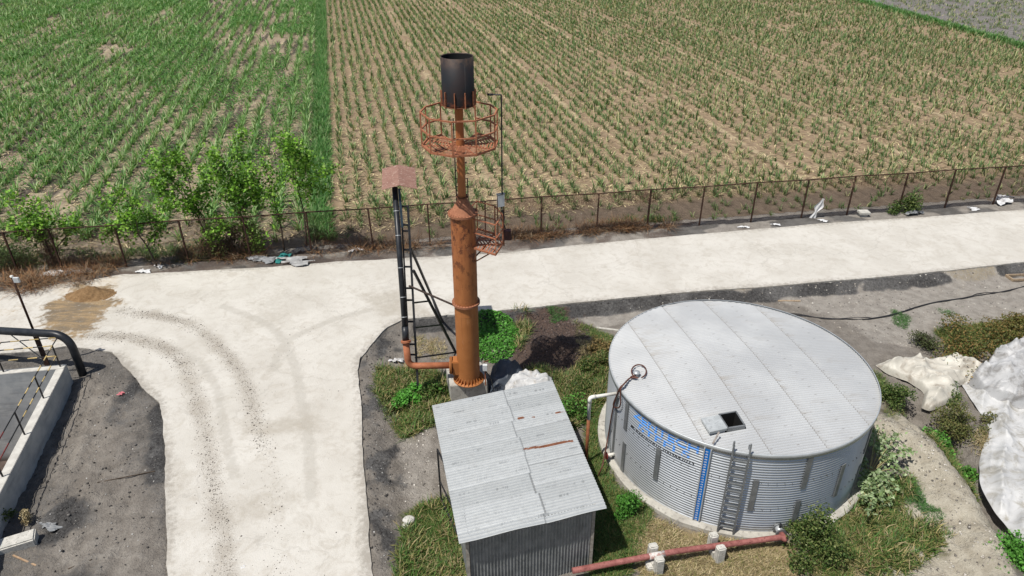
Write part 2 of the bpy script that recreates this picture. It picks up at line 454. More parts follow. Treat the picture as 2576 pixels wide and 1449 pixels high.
dark = mx(dark, .6*L_([(1230, 795), (1450, 800), (1500, 850), (1500, 930), (1420, 1000), (1300, 960), (1240, 920)], .6, 1.))
tan = mx(tan, L_([(1450, 790), (1560, 770), (1900, 740), (2576, 670), (2620, 760), (2576, 800), (2440, 815), (2340, 830), (2300, 880), (2200, 860), (2100, 800), (1900, 740), (1560, 820), (1480, 830)], .4, .3)*.8)
tan = mx(tan, L_([(1000, 1090), (1090, 1080), (1110, 1250), (1040, 1280), (1000, 1240)], .3, .4)*.6)
pale = mx(pale, L_([(2200, 1060), (2260, 1045), (2345, 1105), (2415, 1195), (2485, 1305), (2545, 1440), (2560, 1500), (2230, 1500), (2215, 1420), (2270, 1340), (2250, 1290), (2285, 1200), (2225, 1130), (2190, 1090)], .35, .5))
gpoly = [[(1030, 1285), (1120, 1262), (1150, 1290), (1180, 1380), (1190, 1500), (990, 1500), (1010, 1400), (1020, 1340)],
         [(1470, 1000), (1530, 880), (1515, 1150), (1570, 1215), (1640, 1290), (1560, 1500), (1480, 1500), (1480, 1200)],
         [(945, 935), (1010, 930), (1090, 930), (1130, 960), (1130, 1010), (1090, 1070), (1010, 1110), (975, 1050), (950, 1000)],
         [(1400, 960), (1480, 930), (1530, 880), (1520, 1000), (1440, 1080)],
         [(2180, 930), (2250, 960), (2290, 1040), (2230, 1060), (2205, 1000)],
         [(2330, 1060), (2420, 1100), (2470, 1230), (2430, 1240), (2380, 1150), (2330, 1100)],
         [(2480, 1330), (2576, 1380), (2620, 1500), (2540, 1500), (2500, 1400)],
         [(2150, 1260), (2300, 1200), (2290, 1290), (2400, 1350), (2280, 1440), (2180, 1500), (2050, 1500), (2080, 1330)],
         [(1440, 805), (1500, 830), (1540, 850), (1530, 880), (1470, 850)],
         [(2350, 830), (2440, 820), (2576, 800), (2620, 840), (2450, 900), (2400, 880)]]
for p in gpoly: green = mx(green, L_(p, .6, .9)*.6)
dpoly = [[(1590, 1300), (1760, 1340), (1960, 1350), (2010, 1400), (1990, 1500), (1640, 1500), (1600, 1400)],
         [(1020, 925), (1080, 925), (1070, 965), (1030, 970)],
         [(1110, 1290), (1160, 1350), (1190, 1500), (1090, 1500), (1080, 1400)],
         [(1450, 870), (1530, 850), (1520, 960), (1440, 960)]]
for p in dpoly: dry = mx(dry, L_(p, .3, .4))
nz_ = (gy > 31+.12*gx)
brn = mx(brn, nz_*(gx < 14)*.55*ss(.4, .6, fbm(gx*.6, gy*.6)))
tan = mx(tan, nz_*(gx >= -9)*.55)
dark = mx(dark, nz_*(dr < 1.3)*.6*ss(.42, .58, fbm(gx*.5+4, gy*.5)))
tan = mx(tan, nz_*(gx < -9)*(dr > .9)*.8)

def groundmat():
    k = NB('soil'); a = k.sep(k.attr('m1').outputs['Color']); b = k.sep(k.attr('m2').outputs['Color'])
    n1 = k.noise(2.2, 6, .65); n2 = k.noise(11, 5, .65); n3 = k.noise(40, 3)
    def br(mk, amt=.7): return k.ramp(k.math('ADD', mk, k.math('MULTIPLY', k.math('SUBTRACT', n2, .5), amt)), .25, .75)
    c = k.mix(k.ramp(n1, .3, .7), (.18, .16, .138), (.26, .235, .205))
    c = k.mix(br(a[1]), c, k.mix(k.ramp(n1, .32, .68), (.265, .24, .21), (.37, .34, .30)))
    c = k.mix(br(b[2]), c, k.mix(k.ramp(n1, .3, .7), (.36, .32, .25), (.50, .46, .375)))
    c = k.mix(br(a[0]), c, k.mix(k.ramp(k.noise(.55, 6, .65), .44, .60), k.mix(k.ramp(n2, .3, .7), (.042, .04, .039), (.10, .097, .094)), k.mix(k.ramp(n2, .3, .7), (.085, .082, .079), (.165, .16, .154))))
    c = k.mix(br(b[1]), c, k.mix(k.ramp(n2, .3, .7), (.06, .045, .04), (.13, .09, .07)))
    c = k.mix(br(b[0]), c, k.mix(k.ramp(n2, .3, .7), (.22, .17, .09), (.34, .27, .15)))
    c = k.mix(br(a[2], .5), c, k.mix(k.ramp(n2, .3, .7), (.055, .06, .022), (.13, .125, .055)))
    c = k.mix(k.ramp(n3, .6, .75, 0, .45), c, (.05, .045, .04))
    c = k.mix(k.ramp(k.noise(26, 2), .70, .78, 0, .5), c, (.45, .42, .37))
    k.col(c); k.set(rough=.95, spec=.1)
    k.bump(k.math('ADD', k.math('ADD', k.math('MULTIPLY', n2, 1.2), k.math('MULTIPLY', n1, 1.6)), k.math('MULTIPLY', n3, .5)), .085, .9); return k.m
SOIL = groundmat()
g = npmesh('ground', np.stack([gx, gy, gh], 1), gF, SOIL, smooth=True,
           attrs={'m1': np.stack([dark, tan, green], 1), 'm2': np.stack([dry, brn, pale], 1)})
tag(g, kind='structure')

# wide sheet under everything, out to the horizon
k = NB('far_soil'); k.col(k.mix(k.ramp(k.noise(.05, 5), .4, .6), (.10, .13, .05), (.25, .2, .13))); FARS = k.m
tag(MB().prism([(-900, -200), (900, -200), (900, 1500), (-900, 1500)], -3.9, -3.5).build('terrain', FARS), kind='structure')

# ------------------------------------------------------------------ road
def build_road():
    me = bpy.data.meshes.new('road'); bm = bmesh.new()
    vs = [bm.verts.new((p[0], p[1], ZR)) for p in ROAD]; bm.faces.new(vs)
    st = .22
    for lo, hi, no in ((-29, 2, (1, 0, 0)), (8, 42, (0, 1, 0))):
        for v in np.arange(lo, hi, st):
            bmesh.ops.bisect_plane(bm, geom=bm.verts[:]+bm.edges[:]+bm.faces[:], plane_co=(v*no[0], v*no[1], 0), plane_no=no)
    for v in np.arange(4, 60, 2.):
        bmesh.ops.bisect_plane(bm, geom=bm.verts[:]+bm.edges[:]+bm.faces[:], plane_co=(v, 0, 0), plane_no=(1, 0, 0))
    bm.normal_update()
    for f in bm.faces:
        if f.normal.z < 0: f.normal_flip()
    be = [e for e in bm.edges if e.is_boundary]
    for v in {v for e in be for v in e.verts}:
        a_ = np.array([v.co.x]); b_ = np.array([v.co.y]); v.co.x += (float(fbm(a_*.8, b_*.8)[0])-.5)*.16+(float(fbm(a_*4, b_*4)[0])-.5)*.06; v.co.y += (float(fbm(a_*.8+40, b_*.8)[0])-.5)*.16+(float(fbm(a_*4+9, b_*4)[0])-.5)*.06
    r = bmesh.ops.extrude_edge_only(bm, edges=be)
    for v in r['geom']:
        if isinstance(v, bmesh.types.BMVert): v.co.z -= .12
    bm.to_mesh(me); bm.free()
    n = len(me.vertices); co = np.empty(n*3); me.vertices.foreach_get('co', co); co = co.reshape(-1, 3); x, y = co[:, 0], co[:, 1]
    A, B_ = TRA, TRB
    tr = mx(lmask(x, y, A, .52), lmask(x, y, B_, .48)*(.35+.65*ss(18., 22., y)))*(.35+.8*fbm(x*1.2, y*1.2))
    old = mx(lmask(x, y, TRC, .22), mx(lmask(x, y, TRD, .2), lmask(x, y, TRE, .18)))
    sand = pmask(x, y, [(90, 770), (150, 740), (200, 715), (270, 722), (310, 765), (275, 800), (240, 845), (160, 862), (95, 838)], .7, .8, ZR)*.85
    sand = mx(sand, pmask(x, y, [(-60, 760), (80, 735), (260, 700), (300, 740), (260, 800), (180, 850), (60, 830), (-60, 815)], .9, 1.2, ZR)*.36)
    wash = mx(pmask(x, y, [(-40, 770), (60, 765), (60, 800), (-40, 805)], .5, .4, ZR)*.5, pmask(x, y, [(90, 700), (310, 690), (290, 740), (150, 760)], .4, .4, ZR)*.6)
    gs = mx(pmask(x, y, [(600, 1060), (800, 1040), (820, 1090), (610, 1100)], .35, .3, ZR)*.55, pmask(x, y, [(560, 1250), (760, 1230), (720, 1300), (580, 1330)], .4, .3, ZR)*.5)
    gs = mx(gs, pmask(x, y, [(860, 1180), (935, 1150), (940, 1260), (880, 1250)], .4, .3, ZR)*.35)
    gs = mx(gs, pmask(x, y, [(900, 740), (1000, 730), (1090, 790), (1000, 800), (940, 790)], .4, .4, ZR)*.6)
    gs = mx(gs, pmask(x, y, [(600, 760), (720, 745), (760, 790), (700, 830), (640, 800)], .4, .4, ZR)*.35)
    gs = mx(gs, pmask(x, y, [(415, 1180), (480, 1185), (480, 1230), (425, 1260)], .3, .3, ZR)*.5)
    ed = ss(.75, 0, segdist(x, y, ROAD))*(.25+.8*fbm(x*.7, y*.7))
    for nm, a in (('m1', (tr, sand, gs)), ('m2', (ed, old, wash))):
        ca = me.color_attributes.new(nm, 'FLOAT_COLOR', 'POINT')
        ca.data.foreach_set('color', np.stack(list(a)+[np.ones(n)], 1).astype(np.float32).ravel())
    k = NB('pale_concrete_road'); a = k.sep(k.attr('m1').outputs['Color']); b = k.sep(k.attr('m2').outputs['Color'])
    n1 = k.noise(.45, 6, .6); n2 = k.noise(5, 6, .65); n3 = k.noise(28, 4, .6); n4 = k.noise(1.6, 8, .7, dist=1.2)
    c = k.mix(k.ramp(n1, .32, .68), (.495, .468, .418), (.57, .545, .495))
    c = k.mix(k.ramp(n4, .46, .68, 0, .65), c, (.43, .395, .34))
    c = k.mix(k.ramp(k.noise(1.1, 10, .78, dist=.4), .53, .62, 0, .30), c, (.38, .35, .30))
    c = k.mix(k.ramp(k.noise(3.2, 9, .75, dist=.6), .60, .75, 0, .4), c, (.38, .345, .295))
    c = k.mix(k.ramp(n3, .62, .78, 0, .28), c, (.32, .29, .25))
    def br(mk, amt, nn, lo=.3, hi=.8): return k.ramp(k.math('ADD', mk, k.math('MULTIPLY', k.math('SUBTRACT', nn, .5), amt)), lo, hi)
    c = k.mix(k.math('MULTIPLY', br(b[1], 1.1, n2, .2, .75), .45), c, (.37, .345, .30))
    c = k.mix(k.math('MULTIPLY', br(a[2], 1.0, n2, .1, .8), .7), c, (.36, .325, .27))
    c = k.mix(k.math('MULTIPLY', br(a[0], 1.3, n3, .28, .95), .62), c, (.27, .235, .19))
    c = k.mix(k.math('MULTIPLY', br(b[2], .9, n2), .5), c, (.50, .41, .29))
    c = k.mix(br(a[1], 1.3, n2, .35, .8), c, k.mix(k.ramp(k.noise(1.1, 6, .7, vec=k.stretch(.7, 2.2, 1, rot=.3)), .38, .62), (.17, .135, .095), k.mix(k.ramp(n3, .35, .65), (.26, .18, .095), (.35, .255, .15))))
    c = k.mix(k.math('MULTIPLY', br(b[0], 1.5, n2, .3, .9), .7), c, (.26, .235, .20))
    vo = k.n('ShaderNodeTexVoronoi', feature='DISTANCE_TO_EDGE'); vo.inputs['Scale'].default_value = .16
    wp = k.n('ShaderNodeVectorMath', operation='ADD'); k.L(k.co(), wp.inputs[0])
    nv = k.n('ShaderNodeTexNoise'); nv.inputs['Scale'].default_value = 1.3; nv.inputs['Detail'].default_value = 5; k.L(k.co(), nv.inputs['Vector'])
    k.L(nv.outputs['Color'], wp.inputs[1]); k.L(wp.outputs[0], vo.inputs['Vector'])
    c = k.mix(k.ramp(vo.outputs['Distance'], .0, .006, .22, 0), c, (.26, .24, .21))
    k.col(c); k.set(rough=.9, spec=.2); k.bump(k.math('ADD', n3, k.math('MULTIPLY', n2, 1.2)), .025, .5)
    o = link_mesh('road', me, k.m); return tag(o, kind='structure')
TRA = smooth_curve(W([(221, 844), (310, 848), (398, 870), (460, 915), (484, 972), (505, 1043), (520, 1114), (531, 1185), (544, 1255), (558, 1344), (574, 1470)], ZR))
TRB = smooth_curve(W([(301, 782), (398, 795), (478, 817), (540, 862), (584, 910), (620, 972), (639, 1034), (659, 1114), (679, 1167), (690, 1220), (699, 1291), (708, 1397), (712, 1470)], ZR))
TRC = smooth_curve(W([(560, 770), (681, 822), (734, 901), (752, 972), (770, 1061), (779, 1149), (782, 1250)], ZR))
TRD = smooth_curve(W([(930, 780), (860, 797), (796, 822), (725, 857), (699, 893), (690, 930)], ZR))
TRE = smooth_curve(W([(420, 870), (500, 910), (545, 980), (560, 1060), (590, 1200)], ZR))
build_road()

# ------------------------------------------------------------------ scatter helpers
def blades(P, n, Ln, wd_, ph0, curl, cols, K=3, rng=R, spread=.08, az=None):
    """n bent strip blades per point. returns V,F,C"""
    P = np.repeat(np.asarray(P, float), n, 0); m = len(P)
    P = P+np.concatenate([rng.normal(0, 1, (m, 2))*spread, np.zeros((m, 1))], 1)
    a = rng.random(m)*2*PI if az is None else az
    Lb = np.repeat(np.broadcast_to(Ln, (m//n,)), n)*rng.uniform(.6, 1.1, m)
    w_ = wd_*rng.uniform(.7, 1.2, m); p0 = rng.uniform(ph0[0], ph0[1], m); cu = rng.uniform(curl[0], curl[1], m)
    hd = np.stack([np.cos(a), np.sin(a), 0*a], 1); sd = np.stack([-np.sin(a), np.cos(a), 0*a], 1)
    wk = {1: [1., .1], 2: [.7, 1., .08], 3: [.6, 1., .8, .08]}[K]
    cur = P.copy(); V = []
    for i in range(K+1):
        V.append(cur-sd*(w_*wk[i]/2)[:, None]); V.append(cur+sd*(w_*wk[i]/2)[:, None])
        if i < K:
            ph = p0+cu*(i+.5)/K
            cur = cur+hd*(np.sin(ph)*Lb/K)[:, None]+np.array([0, 0, 1.])*(np.cos(ph)*Lb/K)[:, None]
    V = np.stack(V, 1).reshape(-1, 3); s = 2*(K+1)
    b = (np.arange(m)*s)[:, None, None]
    q = np.array([[2*i, 2*i+1, 2*i+3, 2*i+2] for i in range(K)])[None]
    Fq = (b+q).reshape(-1, 4)
    cols = np.asarray(cols, float); ci = rng.integers(0, len(cols), m)
    Cc = cols[ci]*rng.uniform(.75, 1.25, (m, 1))
    return V, Fq, np.repeat(Cc, s, 0)
def leaves(P, size, cols, rng=R, up=.6, asp=.75):
    """one folded leaf at each point"""
    P = np.asarray(P, float); m = len(P); N = rng.normal(0, 1, (m, 3)); N[:, 2] = np.abs(N[:, 2])+up
    N /= np.linalg.norm(N, axis=1)[:, None]; T = rng.normal(0, 1, (m, 3)); T -= N*(T*N).sum(1)[:, None]
    T /= np.linalg.norm(T, axis=1)[:, None]; B = np.cross(N, T); sz = (size*rng.uniform(.6, 1.25, m))[:, None]
    V = np.stack([P-T*sz*.5, P+B*sz*.5*asp+N*sz*.08, P+T*sz*.5, P-B*sz*.5*asp+N*sz*.08], 1).reshape(-1, 3)
    Fq = np.arange(4*m).reshape(-1, 4); cols = np.asarray(cols, float)
    Cc = cols[rng.integers(0, len(cols), m)]*rng.uniform(.7, 1.3, (m, 1)); return V, Fq, np.repeat(Cc, 4, 0)
def join(*parts):
    V = []; Fq = []; Cc = []; b = 0
    for v, f, c in parts: V.append(v); Fq.append(f+b); Cc.append(c); b += len(v)
    return np.concatenate(V), np.concatenate(Fq), np.concatenate(Cc)
_ico = None
def clods(P, size, cols, rng=R, flat=.7):
    global _ico
    if _ico is None:
        bm = bmesh.new(); bmesh.ops.create_icosphere(bm, subdivisions=1, radius=1)
        _ico = (np.array([v.co[:] for v in bm.verts]), np.array([[v.index for v in f.verts] for f in bm.faces])); bm.free()
    v0, f0 = _ico; m = len(P); nv = len(v0)
    A = v0[None]*rng.uniform(.6, 1.35, (m, nv, 1)); A = A*np.array([1, 1, flat])
    th = rng.random(m)*6.28; c, s = np.cos(th)[:, None], np.sin(th)[:, None]
    A = np.stack([A[..., 0]*c-A[..., 1]*s, A[..., 0]*s+A[..., 1]*c, A[..., 2]], -1)*np.asarray(size).reshape(-1, 1, 1)
    V = (A+np.asarray(P)[:, None]).reshape(-1, 3); Fq = (np.arange(m)[:, None, None]*nv+f0[None]).reshape(-1, 3)
    cols = np.asarray(cols, float); Cc = cols[rng.integers(0, len(cols), m)]*rng.uniform(.7, 1.3, (m, 1))
    return V, Fq, np.repeat(Cc, nv, 0)
def rnd_poly(px, n, z=.0, rng=R):
    P = W(px, z); lo, hi = P.min(0), P.max(0); out = np.zeros((0, 2))
    while len(out) < n:
        q = rng.uniform(lo[:2], hi[:2], (n*2, 2)); out = np.vstack([out, q[inside(q[:, 0], q[:, 1], P)]])
    return out[:n]
def on_ground(q): return np.concatenate([q, H(q[:, 0], q[:, 1])[:, None]], 1)
# ------------------------------------------------------------------ fields beyond the fence
FA = np.array([-10.2, 36.7]); FU = np.array([-.225, .9744]); FV = np.array([.9744, .225])
def fuv(u, v): return FA+FU*u+FV*v
PATHS = [10.2, 20.8, 30.9, 41., 51., 61., 71.]
def fieldmat(name, c1, c2, c3, spacing, paths=(), darkp=None, dk=.58, head=None, furrow=False):
    k = NB(name); sp = k.n('ShaderNodeSeparateXYZ'); k.L(k.co(), sp.inputs[0])
    v = k.math('ADD', k.math('MULTIPLY', sp.outputs[0], float(FV[0])), k.math('MULTIPLY', sp.outputs[1], float(FV[1])))
    v = k.math('SUBTRACT', v, float(FA@FV))
    n1 = k.noise(.35, 5, .6); n2 = k.noise(3.5, 6, .65); n3 = k.noise(14, 4, .6)
    u = k.math('ADD', k.math('MULTIPLY', sp.outputs[0], float(FU[0])), k.math('MULTIPLY', sp.outputs[1], float(FU[1])))
    def uvn(su, sv, det=4.):
        x = k.n('ShaderNodeCombineXYZ'); k.L(k.math('MULTIPLY', u, su), x.inputs[0]); k.L(k.math('MULTIPLY', v, sv), x.inputs[1]); return k.noise(1., det, .6, vec=x.outputs[0])
    vv = k.math('ADD', v, k.math('MULTIPLY', k.math('SUBTRACT', k.noise(.8, 2), .5), .25))
    wv = k.math('COSINE', k.math('MULTIPLY', vv, 2*PI/spacing))
    c = k.mix(k.ramp(n1, .3, .7), c1, c2); c = k.mix(k.ramp(n2, .42, .72, 0, .75), c, c3)
    c = k.mix(k.math('MULTIPLY', k.ramp(wv, -.2, 1.), k.ramp(n2, .35, .6, .1, .4)), c, tuple(x*.7 for x in c1))
    if darkp:
        c = k.mix(k.math('MULTIPLY', k.ramp(uvn(.10, .75, 5.), dk-.06, dk+.05, 0, .95), k.ramp(n2, .3, .5, .5, 1)), c, darkp)
    for p in paths:
        d = k.math('ABSOLUTE', k.math('SUBTRACT', vv, p))
        c = k.mix(k.math('MULTIPLY', k.ramp(d, .42, .15, 0, .7), k.ramp(uvn(.22, .12), .43, .55)), c, (.45, .36, .235))
    c = k.mix(k.ramp(n3, .6, .78, 0, .5), c, tuple(x*.45 for x in c1))
    c = k.mix(k.ramp(k.noise(9, 3), .66, .75, 0, .5), c, (.36, .29, .18))
    fd = k.math('SUBTRACT', k.math('SUBTRACT', sp.outputs[1], k.math('MULTIPLY', sp.outputs[0], .152)), 35.78)
    fd = k.math('ADD', fd, k.math('MULTIPLY', k.math('SUBTRACT', k.noise(.7, 4), .5), 2.))
    if head:
        hc = k.mix(k.ramp(n2, .35, .65), head, tuple(x*1.35 for x in head))
        if furrow: hc = k.mix(k.ramp(k.math('COSINE', k.math('MULTIPLY', fd, 2*PI/1.15)), .1, .9, 0, .7), hc, tuple(x*2. for x in head))
        c = k.mix(k.ramp(fd, 5.2, 3.2), c, hc)
    k.col(c); k.set(rough=.95, spec=.1)
    k.bump(k.math('ADD', k.math('MULTIPLY', wv, .3), k.math('ADD', n2, k.math('MULTIPLY', n3, .4))), .12, .9); return k.m
FSR = fieldmat('tan_field_soil', (.27, .195, .125), (.32, .235, .155), (.38, .295, .195), .92, PATHS, head=(.15, .115, .085))
FSL = fieldmat('pale_field_soil', (.33, .265, .19), (.40, .33, .235), (.27, .21, .15), 1.3, (), (.075, .063, .055), .53, head=(.19, .155, .115), furrow=True)
FSG = fieldmat('grey_field_soil', (.16, .145, .135), (.21, .195, .185), (.27, .255, .245), 1.2, ())
def fe(x): return (x, fence_y(x)+.35)
def bnd(u): p = fuv(u, -.2); return (p[0], p[1])
xb = -10.25
EDG = [(78, -60), (62.2, 88.9), (59.0, 131.5), (52, 235)]
zf = .22
def sheet(name, poly, mat): tag(MB().prism(poly, -.6, zf).build(name, mat), kind='structure')
sheet('crop_field', [fe(xb), fe(75.0), (62.2, 88.9), (59.0, 131.5), (52, 235), bnd(205)], FSR)
sheet('crop_field', [fe(-140), fe(xb), bnd(205), (-260, 235)], FSL)
sheet('crop_field', [fe(75.01), (230, 72), (230, 235), (52.01, 235), (59.01, 131.5), (62.21, 88.9)], FSG)

CANE = [(.045, .09, .03), (.06, .115, .038), (.085, .145, .05), (.035, .07, .024), (.14, .19, .085), (.26, .28, .14), (.055, .10, .034), (.08, .13, .045), (.30, .27, .15)]
CANEL = [(.05, .125, .03), (.075, .165, .042), (.11, .205, .062), (.032, .085, .022), (.18, .27, .12), (.28, .35, .18), (.09, .18, .045), (.13, .23, .07)]
def hor(px=None): pass
def invis(x, y, z=.5, pad=60):
    q = np.stack([x, y, 0*x+z], 1)-CAMP; zz = q@_w
    X = CX+F*(q@_r)/zz; Y = CY+F*(q@_d)/zz
    return (zz > 0) & (X > -pad*4) & (X < 2576+pad*4) & (Y > -pad*4) & (Y < 1449+pad)
def rows(v0, v1, sp, du, u1, jit=.1):
    vs = np.arange(v0, v1, sp); out = []
    for v in vs:
        u = np.arange(-14, u1, du); u = u+R.normal(0, du*.3, len(u)); vv = v+R.normal(0, jit, len(u))
        out.append(np.stack([u, vv], 1))
    return np.concatenate(out)
# right field
uv = rows(.75, 120, .92, .42, 165)
P = FA+uv[:, :1]*FU+uv[:, 1:]*FV
x, y = P.T; dist = y-fence_y(x)
ok = (dist > .7) & invis(x, y)
xe = np.interp(y, [36, 88.9, 131.5, 235], [70, 62.2, 59, 52]); ok &= x < xe-1.0
keep = R.random(len(x)) < .18+1.3*fbm(x*.16, y*.16)*(.55+.9*fbm(x*.9+7, y*.9))
keep &= (dist > 3.8) | (R.random(len(x)) < .42)
for p in PATHS: keep &= (np.abs(uv[:, 1]-p) > .42) | (R.random(len(x)) < .35)
ok &= keep; P = P[ok]; dist = dist[ok]; PR = np.concatenate([P, np.full((len(P), 1), zf)], 1)
HR = R.uniform(.5, .95, len(P))*(.75+.5*fbm(P[:, 0]*.3+5, P[:, 1]*.3))*np.where(dist < 4, .75, 1)
# left field
uv = rows(-1.9, -125, -1.3, .46, 165, .07)
P = FA+uv[:, :1]*FU+uv[:, 1:]*FV; x, y = P.T; dist = y-fence_y(x)
ok = (dist > 1.6) & invis(x, y)
den = fbm(uv[:, 0]*.10+40, uv[:, 1]*.42+3)
keep = R.random(len(x)) < ss(.26, .44, den+.10*ss(-6, -1, uv[:, 1]))*.72+.25
keep &= (dist > 4.5) | (R.random(len(x)) < .14)
gap = pmask(x, y, [(650, 420), (705, 240), (690, 100), (720, 90), (735, 250), (720, 430), (690, 480), (640, 480)], .6, .6, .2)
keep &= R.random(len(x)) > gap*.85
ok &= keep; P = P[ok]; PL = np.concatenate([P, np.full((len(P), 1), zf)], 1)
HL = R.uniform(.7, 1.4, len(P))*(.7+.6*fbm(P[:, 0]*.25+8, P[:, 1]*.25)); distL = dist[ok]
# the nearest plants are things of their own
allP = np.concatenate([PR, PL]); isL = np.r_[np.zeros(len(PR), bool), np.ones(len(PL), bool)]
vis = invis(allP[:, 0], allP[:, 1], .5, 0)
order = np.argsort(np.where(vis, np.linalg.norm(allP-CAMP, axis=1), 1e9))[:296]
pick = np.zeros(len(allP), bool); pick[order] = True
var = {}
for left in (0, 1):
    for j in range(5):
        rg = np.random.default_rng(100+left*10+j)
        parts = [blades(np.zeros((1, 3)), 14+4*left, .85, .05, (.05, .55), (.4, 1.7), CANEL if left else CANE, 3, rg, .07)]
        V, Fq, Cc = join(*parts)
        var[left, j] = (V, Fq, Cc)
meshes = {}
for i in order:
    l = int(isL[i]); j = int(R.integers(0, 5)); hh = (HL[i-len(PR)] if l else HR[i])
    if (l, j) not in meshes:
        o = npmesh('cane_plant', *var[l, j][:2], LEAF, colr=var[l, j][2]); meshes[l, j] = o.data
    else:
        o = bpy.data.objects.new('cane_plant', meshes[l, j]); COL.objects.link(o)
    o.location = allP[i]; o.rotation_euler = (0, 0, R.random()*6.28); q = hh/.8; o.scale = (q, q, q)
    if l: tag(o, 'leafy clump of young sugar cane in the weedy field left of the green grass strip', 'crop plant', 'young cane plants in the weedy field')
    else: tag(o, 'thin young sugar cane plant in the dry tan field behind the wire fence', 'crop plant', 'young cane plants in the tan field')
parts = []
for PP, HH, pk, cols, nb in ((PR, HR, pick[:len(PR)], CANE, (9, 7, 6)), (PL, HL, pick[len(PR):], CANEL, (16, 11, 8))):
    d = PP[:, 1]
    for lo, hi, n, K, wf in ((0, 58, nb[0], 3, .055), (58, 90, nb[1], 2, .07), (90, 400, nb[2], 2, .09)):
        s = (d >= lo) & (d < hi) & ~pk
        if s.any(): parts.append(blades(PP[s], n, HH[s], wf, (.03, .48), (.3, 1.6), cols, K, R, .07 if PP is PR else .05))
V, Fq, Cc = join(*parts)
tag(npmesh('cane_crop', V, Fq, LEAF, colr=Cc), 'rows of young green sugar cane filling the fields behind the fence', 'crop', kind='stuff')
print('cane faces', len(Fq), 'plants', len(PR), len(PL))
# pale trash leaves lying between the rows
n = 95000; u = R.uniform(0, 1, n)**1.3*100; v = R.uniform(-60, 75, n); P = FA+u[:, None]*FU+v[:, None]*FV
ok = (P[:, 1]-fence_y(P[:, 0]) > .9) & invis(P[:, 0], P[:, 1]); P = P[ok]
V, Fq, Cc = blades(np.c_[P, np.full(len(P), zf+.02)], 1, .5, .055, (1.2, 1.5), (.1, .5), [(.36, .30, .18), (.42, .36, .22), (.28, .22, .13), (.12, .09, .06), (.17, .13, .08)], 2, R)
tag(npmesh('dry_leaves', V, Fq, DRY, colr=Cc), 'dry straw coloured cane leaves littering the field soil', 'dry leaves', kind='stuff')
# dense grass strip between the fields, and the bank of the far grey field
n = 3000; u = R.uniform(-.3, 150, n); v = R.uniform(-1.25, -.15, n)
P = FA+u[:, None]*FU+v[:, None]*FV
GR = [(.045, .13, .03), (.06, .16, .035), (.035, .10, .025), (.09, .19, .055), (.16, .22, .10)]
V1 = blades(np.c_[P, np.full(n, zf)], 12, .8, .05, (.05, .8), (.3, 1.6), GR, 2, R, .14)
tag(npmesh('grass_strip', *V1[:2], LEAF, colr=V1[2]), 'dense dark green grass strip running between the two fields', 'grass', kind='stuff')
t = R.random(1500); P = np.stack([np.interp(t, [0, .45, 1], [64.5, 62.2, 58.0]), np.interp(t, [0, .45, 1], [75, 88.9, 145])], 1)+R.normal(0, .35, (1500, 2))
V1 = blades(np.c_[P, np.full(len(P), zf)], 10, .8, .09, (.05, .9), (.3, 1.4), GR, 2, R, .25)
tag(npmesh('grass_bank', *V1[:2], LEAF, colr=V1[2]), 'green grass bank along the edge of the far grey field', 'grass', kind='stuff')
uv = R.uniform(0, 1, (9000, 2))*np.array([60, 75]); P = np.array([62., 78.])+uv
xe = np.interp(P[:, 1], [36, 88.9, 131.5, 235], [70, 62.2, 59, 52]); P = P[P[:, 0] > xe+1]; P = P[R.random(len(P)) < fbm(P[:, 0]*.3, P[:, 1]*.3)]
V1 = blades(np.c_[P, np.full(len(P), zf)], 6, .6, .07, (.05, .8), (.3, 1.2), CANE[3:], 2, R, .15)
tag(npmesh('sparse_crop', *V1[:2], LEAF, colr=V1[2]), 'sparse thin young crop in the far grey field', 'crop', kind='stuff')
# bright weeds in the left field
n = 75000; u = R.uniform(0, 115, n); v = -1.5-R.random(n)*85; P = FA+u[:, None]*FU+v[:, None]*FV
dd = P[:, 1]-fence_y(P[:, 0]); wk = fbm(u*.085+70, v*.33+20, 3)
s = (dd > 1.2) & invis(P[:, 0], P[:, 1]) & (R.random(n) < ss(.46, .58, wk)) & ((dd > 4) | (R.random(n) < .3)); P = P[s]
m = len(P); lv = np.repeat(P, 7, 0)+R.normal(0, .22, (m*7, 2)); lz = zf+R.random(m*7)**1.3*.5
sz = .12+.0011*np.maximum(lv[:, 1]-40, 0)
WEED = [(.05, .145, .03), (.065, .175, .038), (.045, .125, .026), (.085, .195, .05), (.11, .21, .06)]
V1 = leaves(np.c_[lv, lz], sz, WEED)
tag(npmesh('field_weeds', *V1[:2], LEAF, colr=V1[2]), 'bright green weeds growing in patches through the left field', 'weeds', kind='stuff')

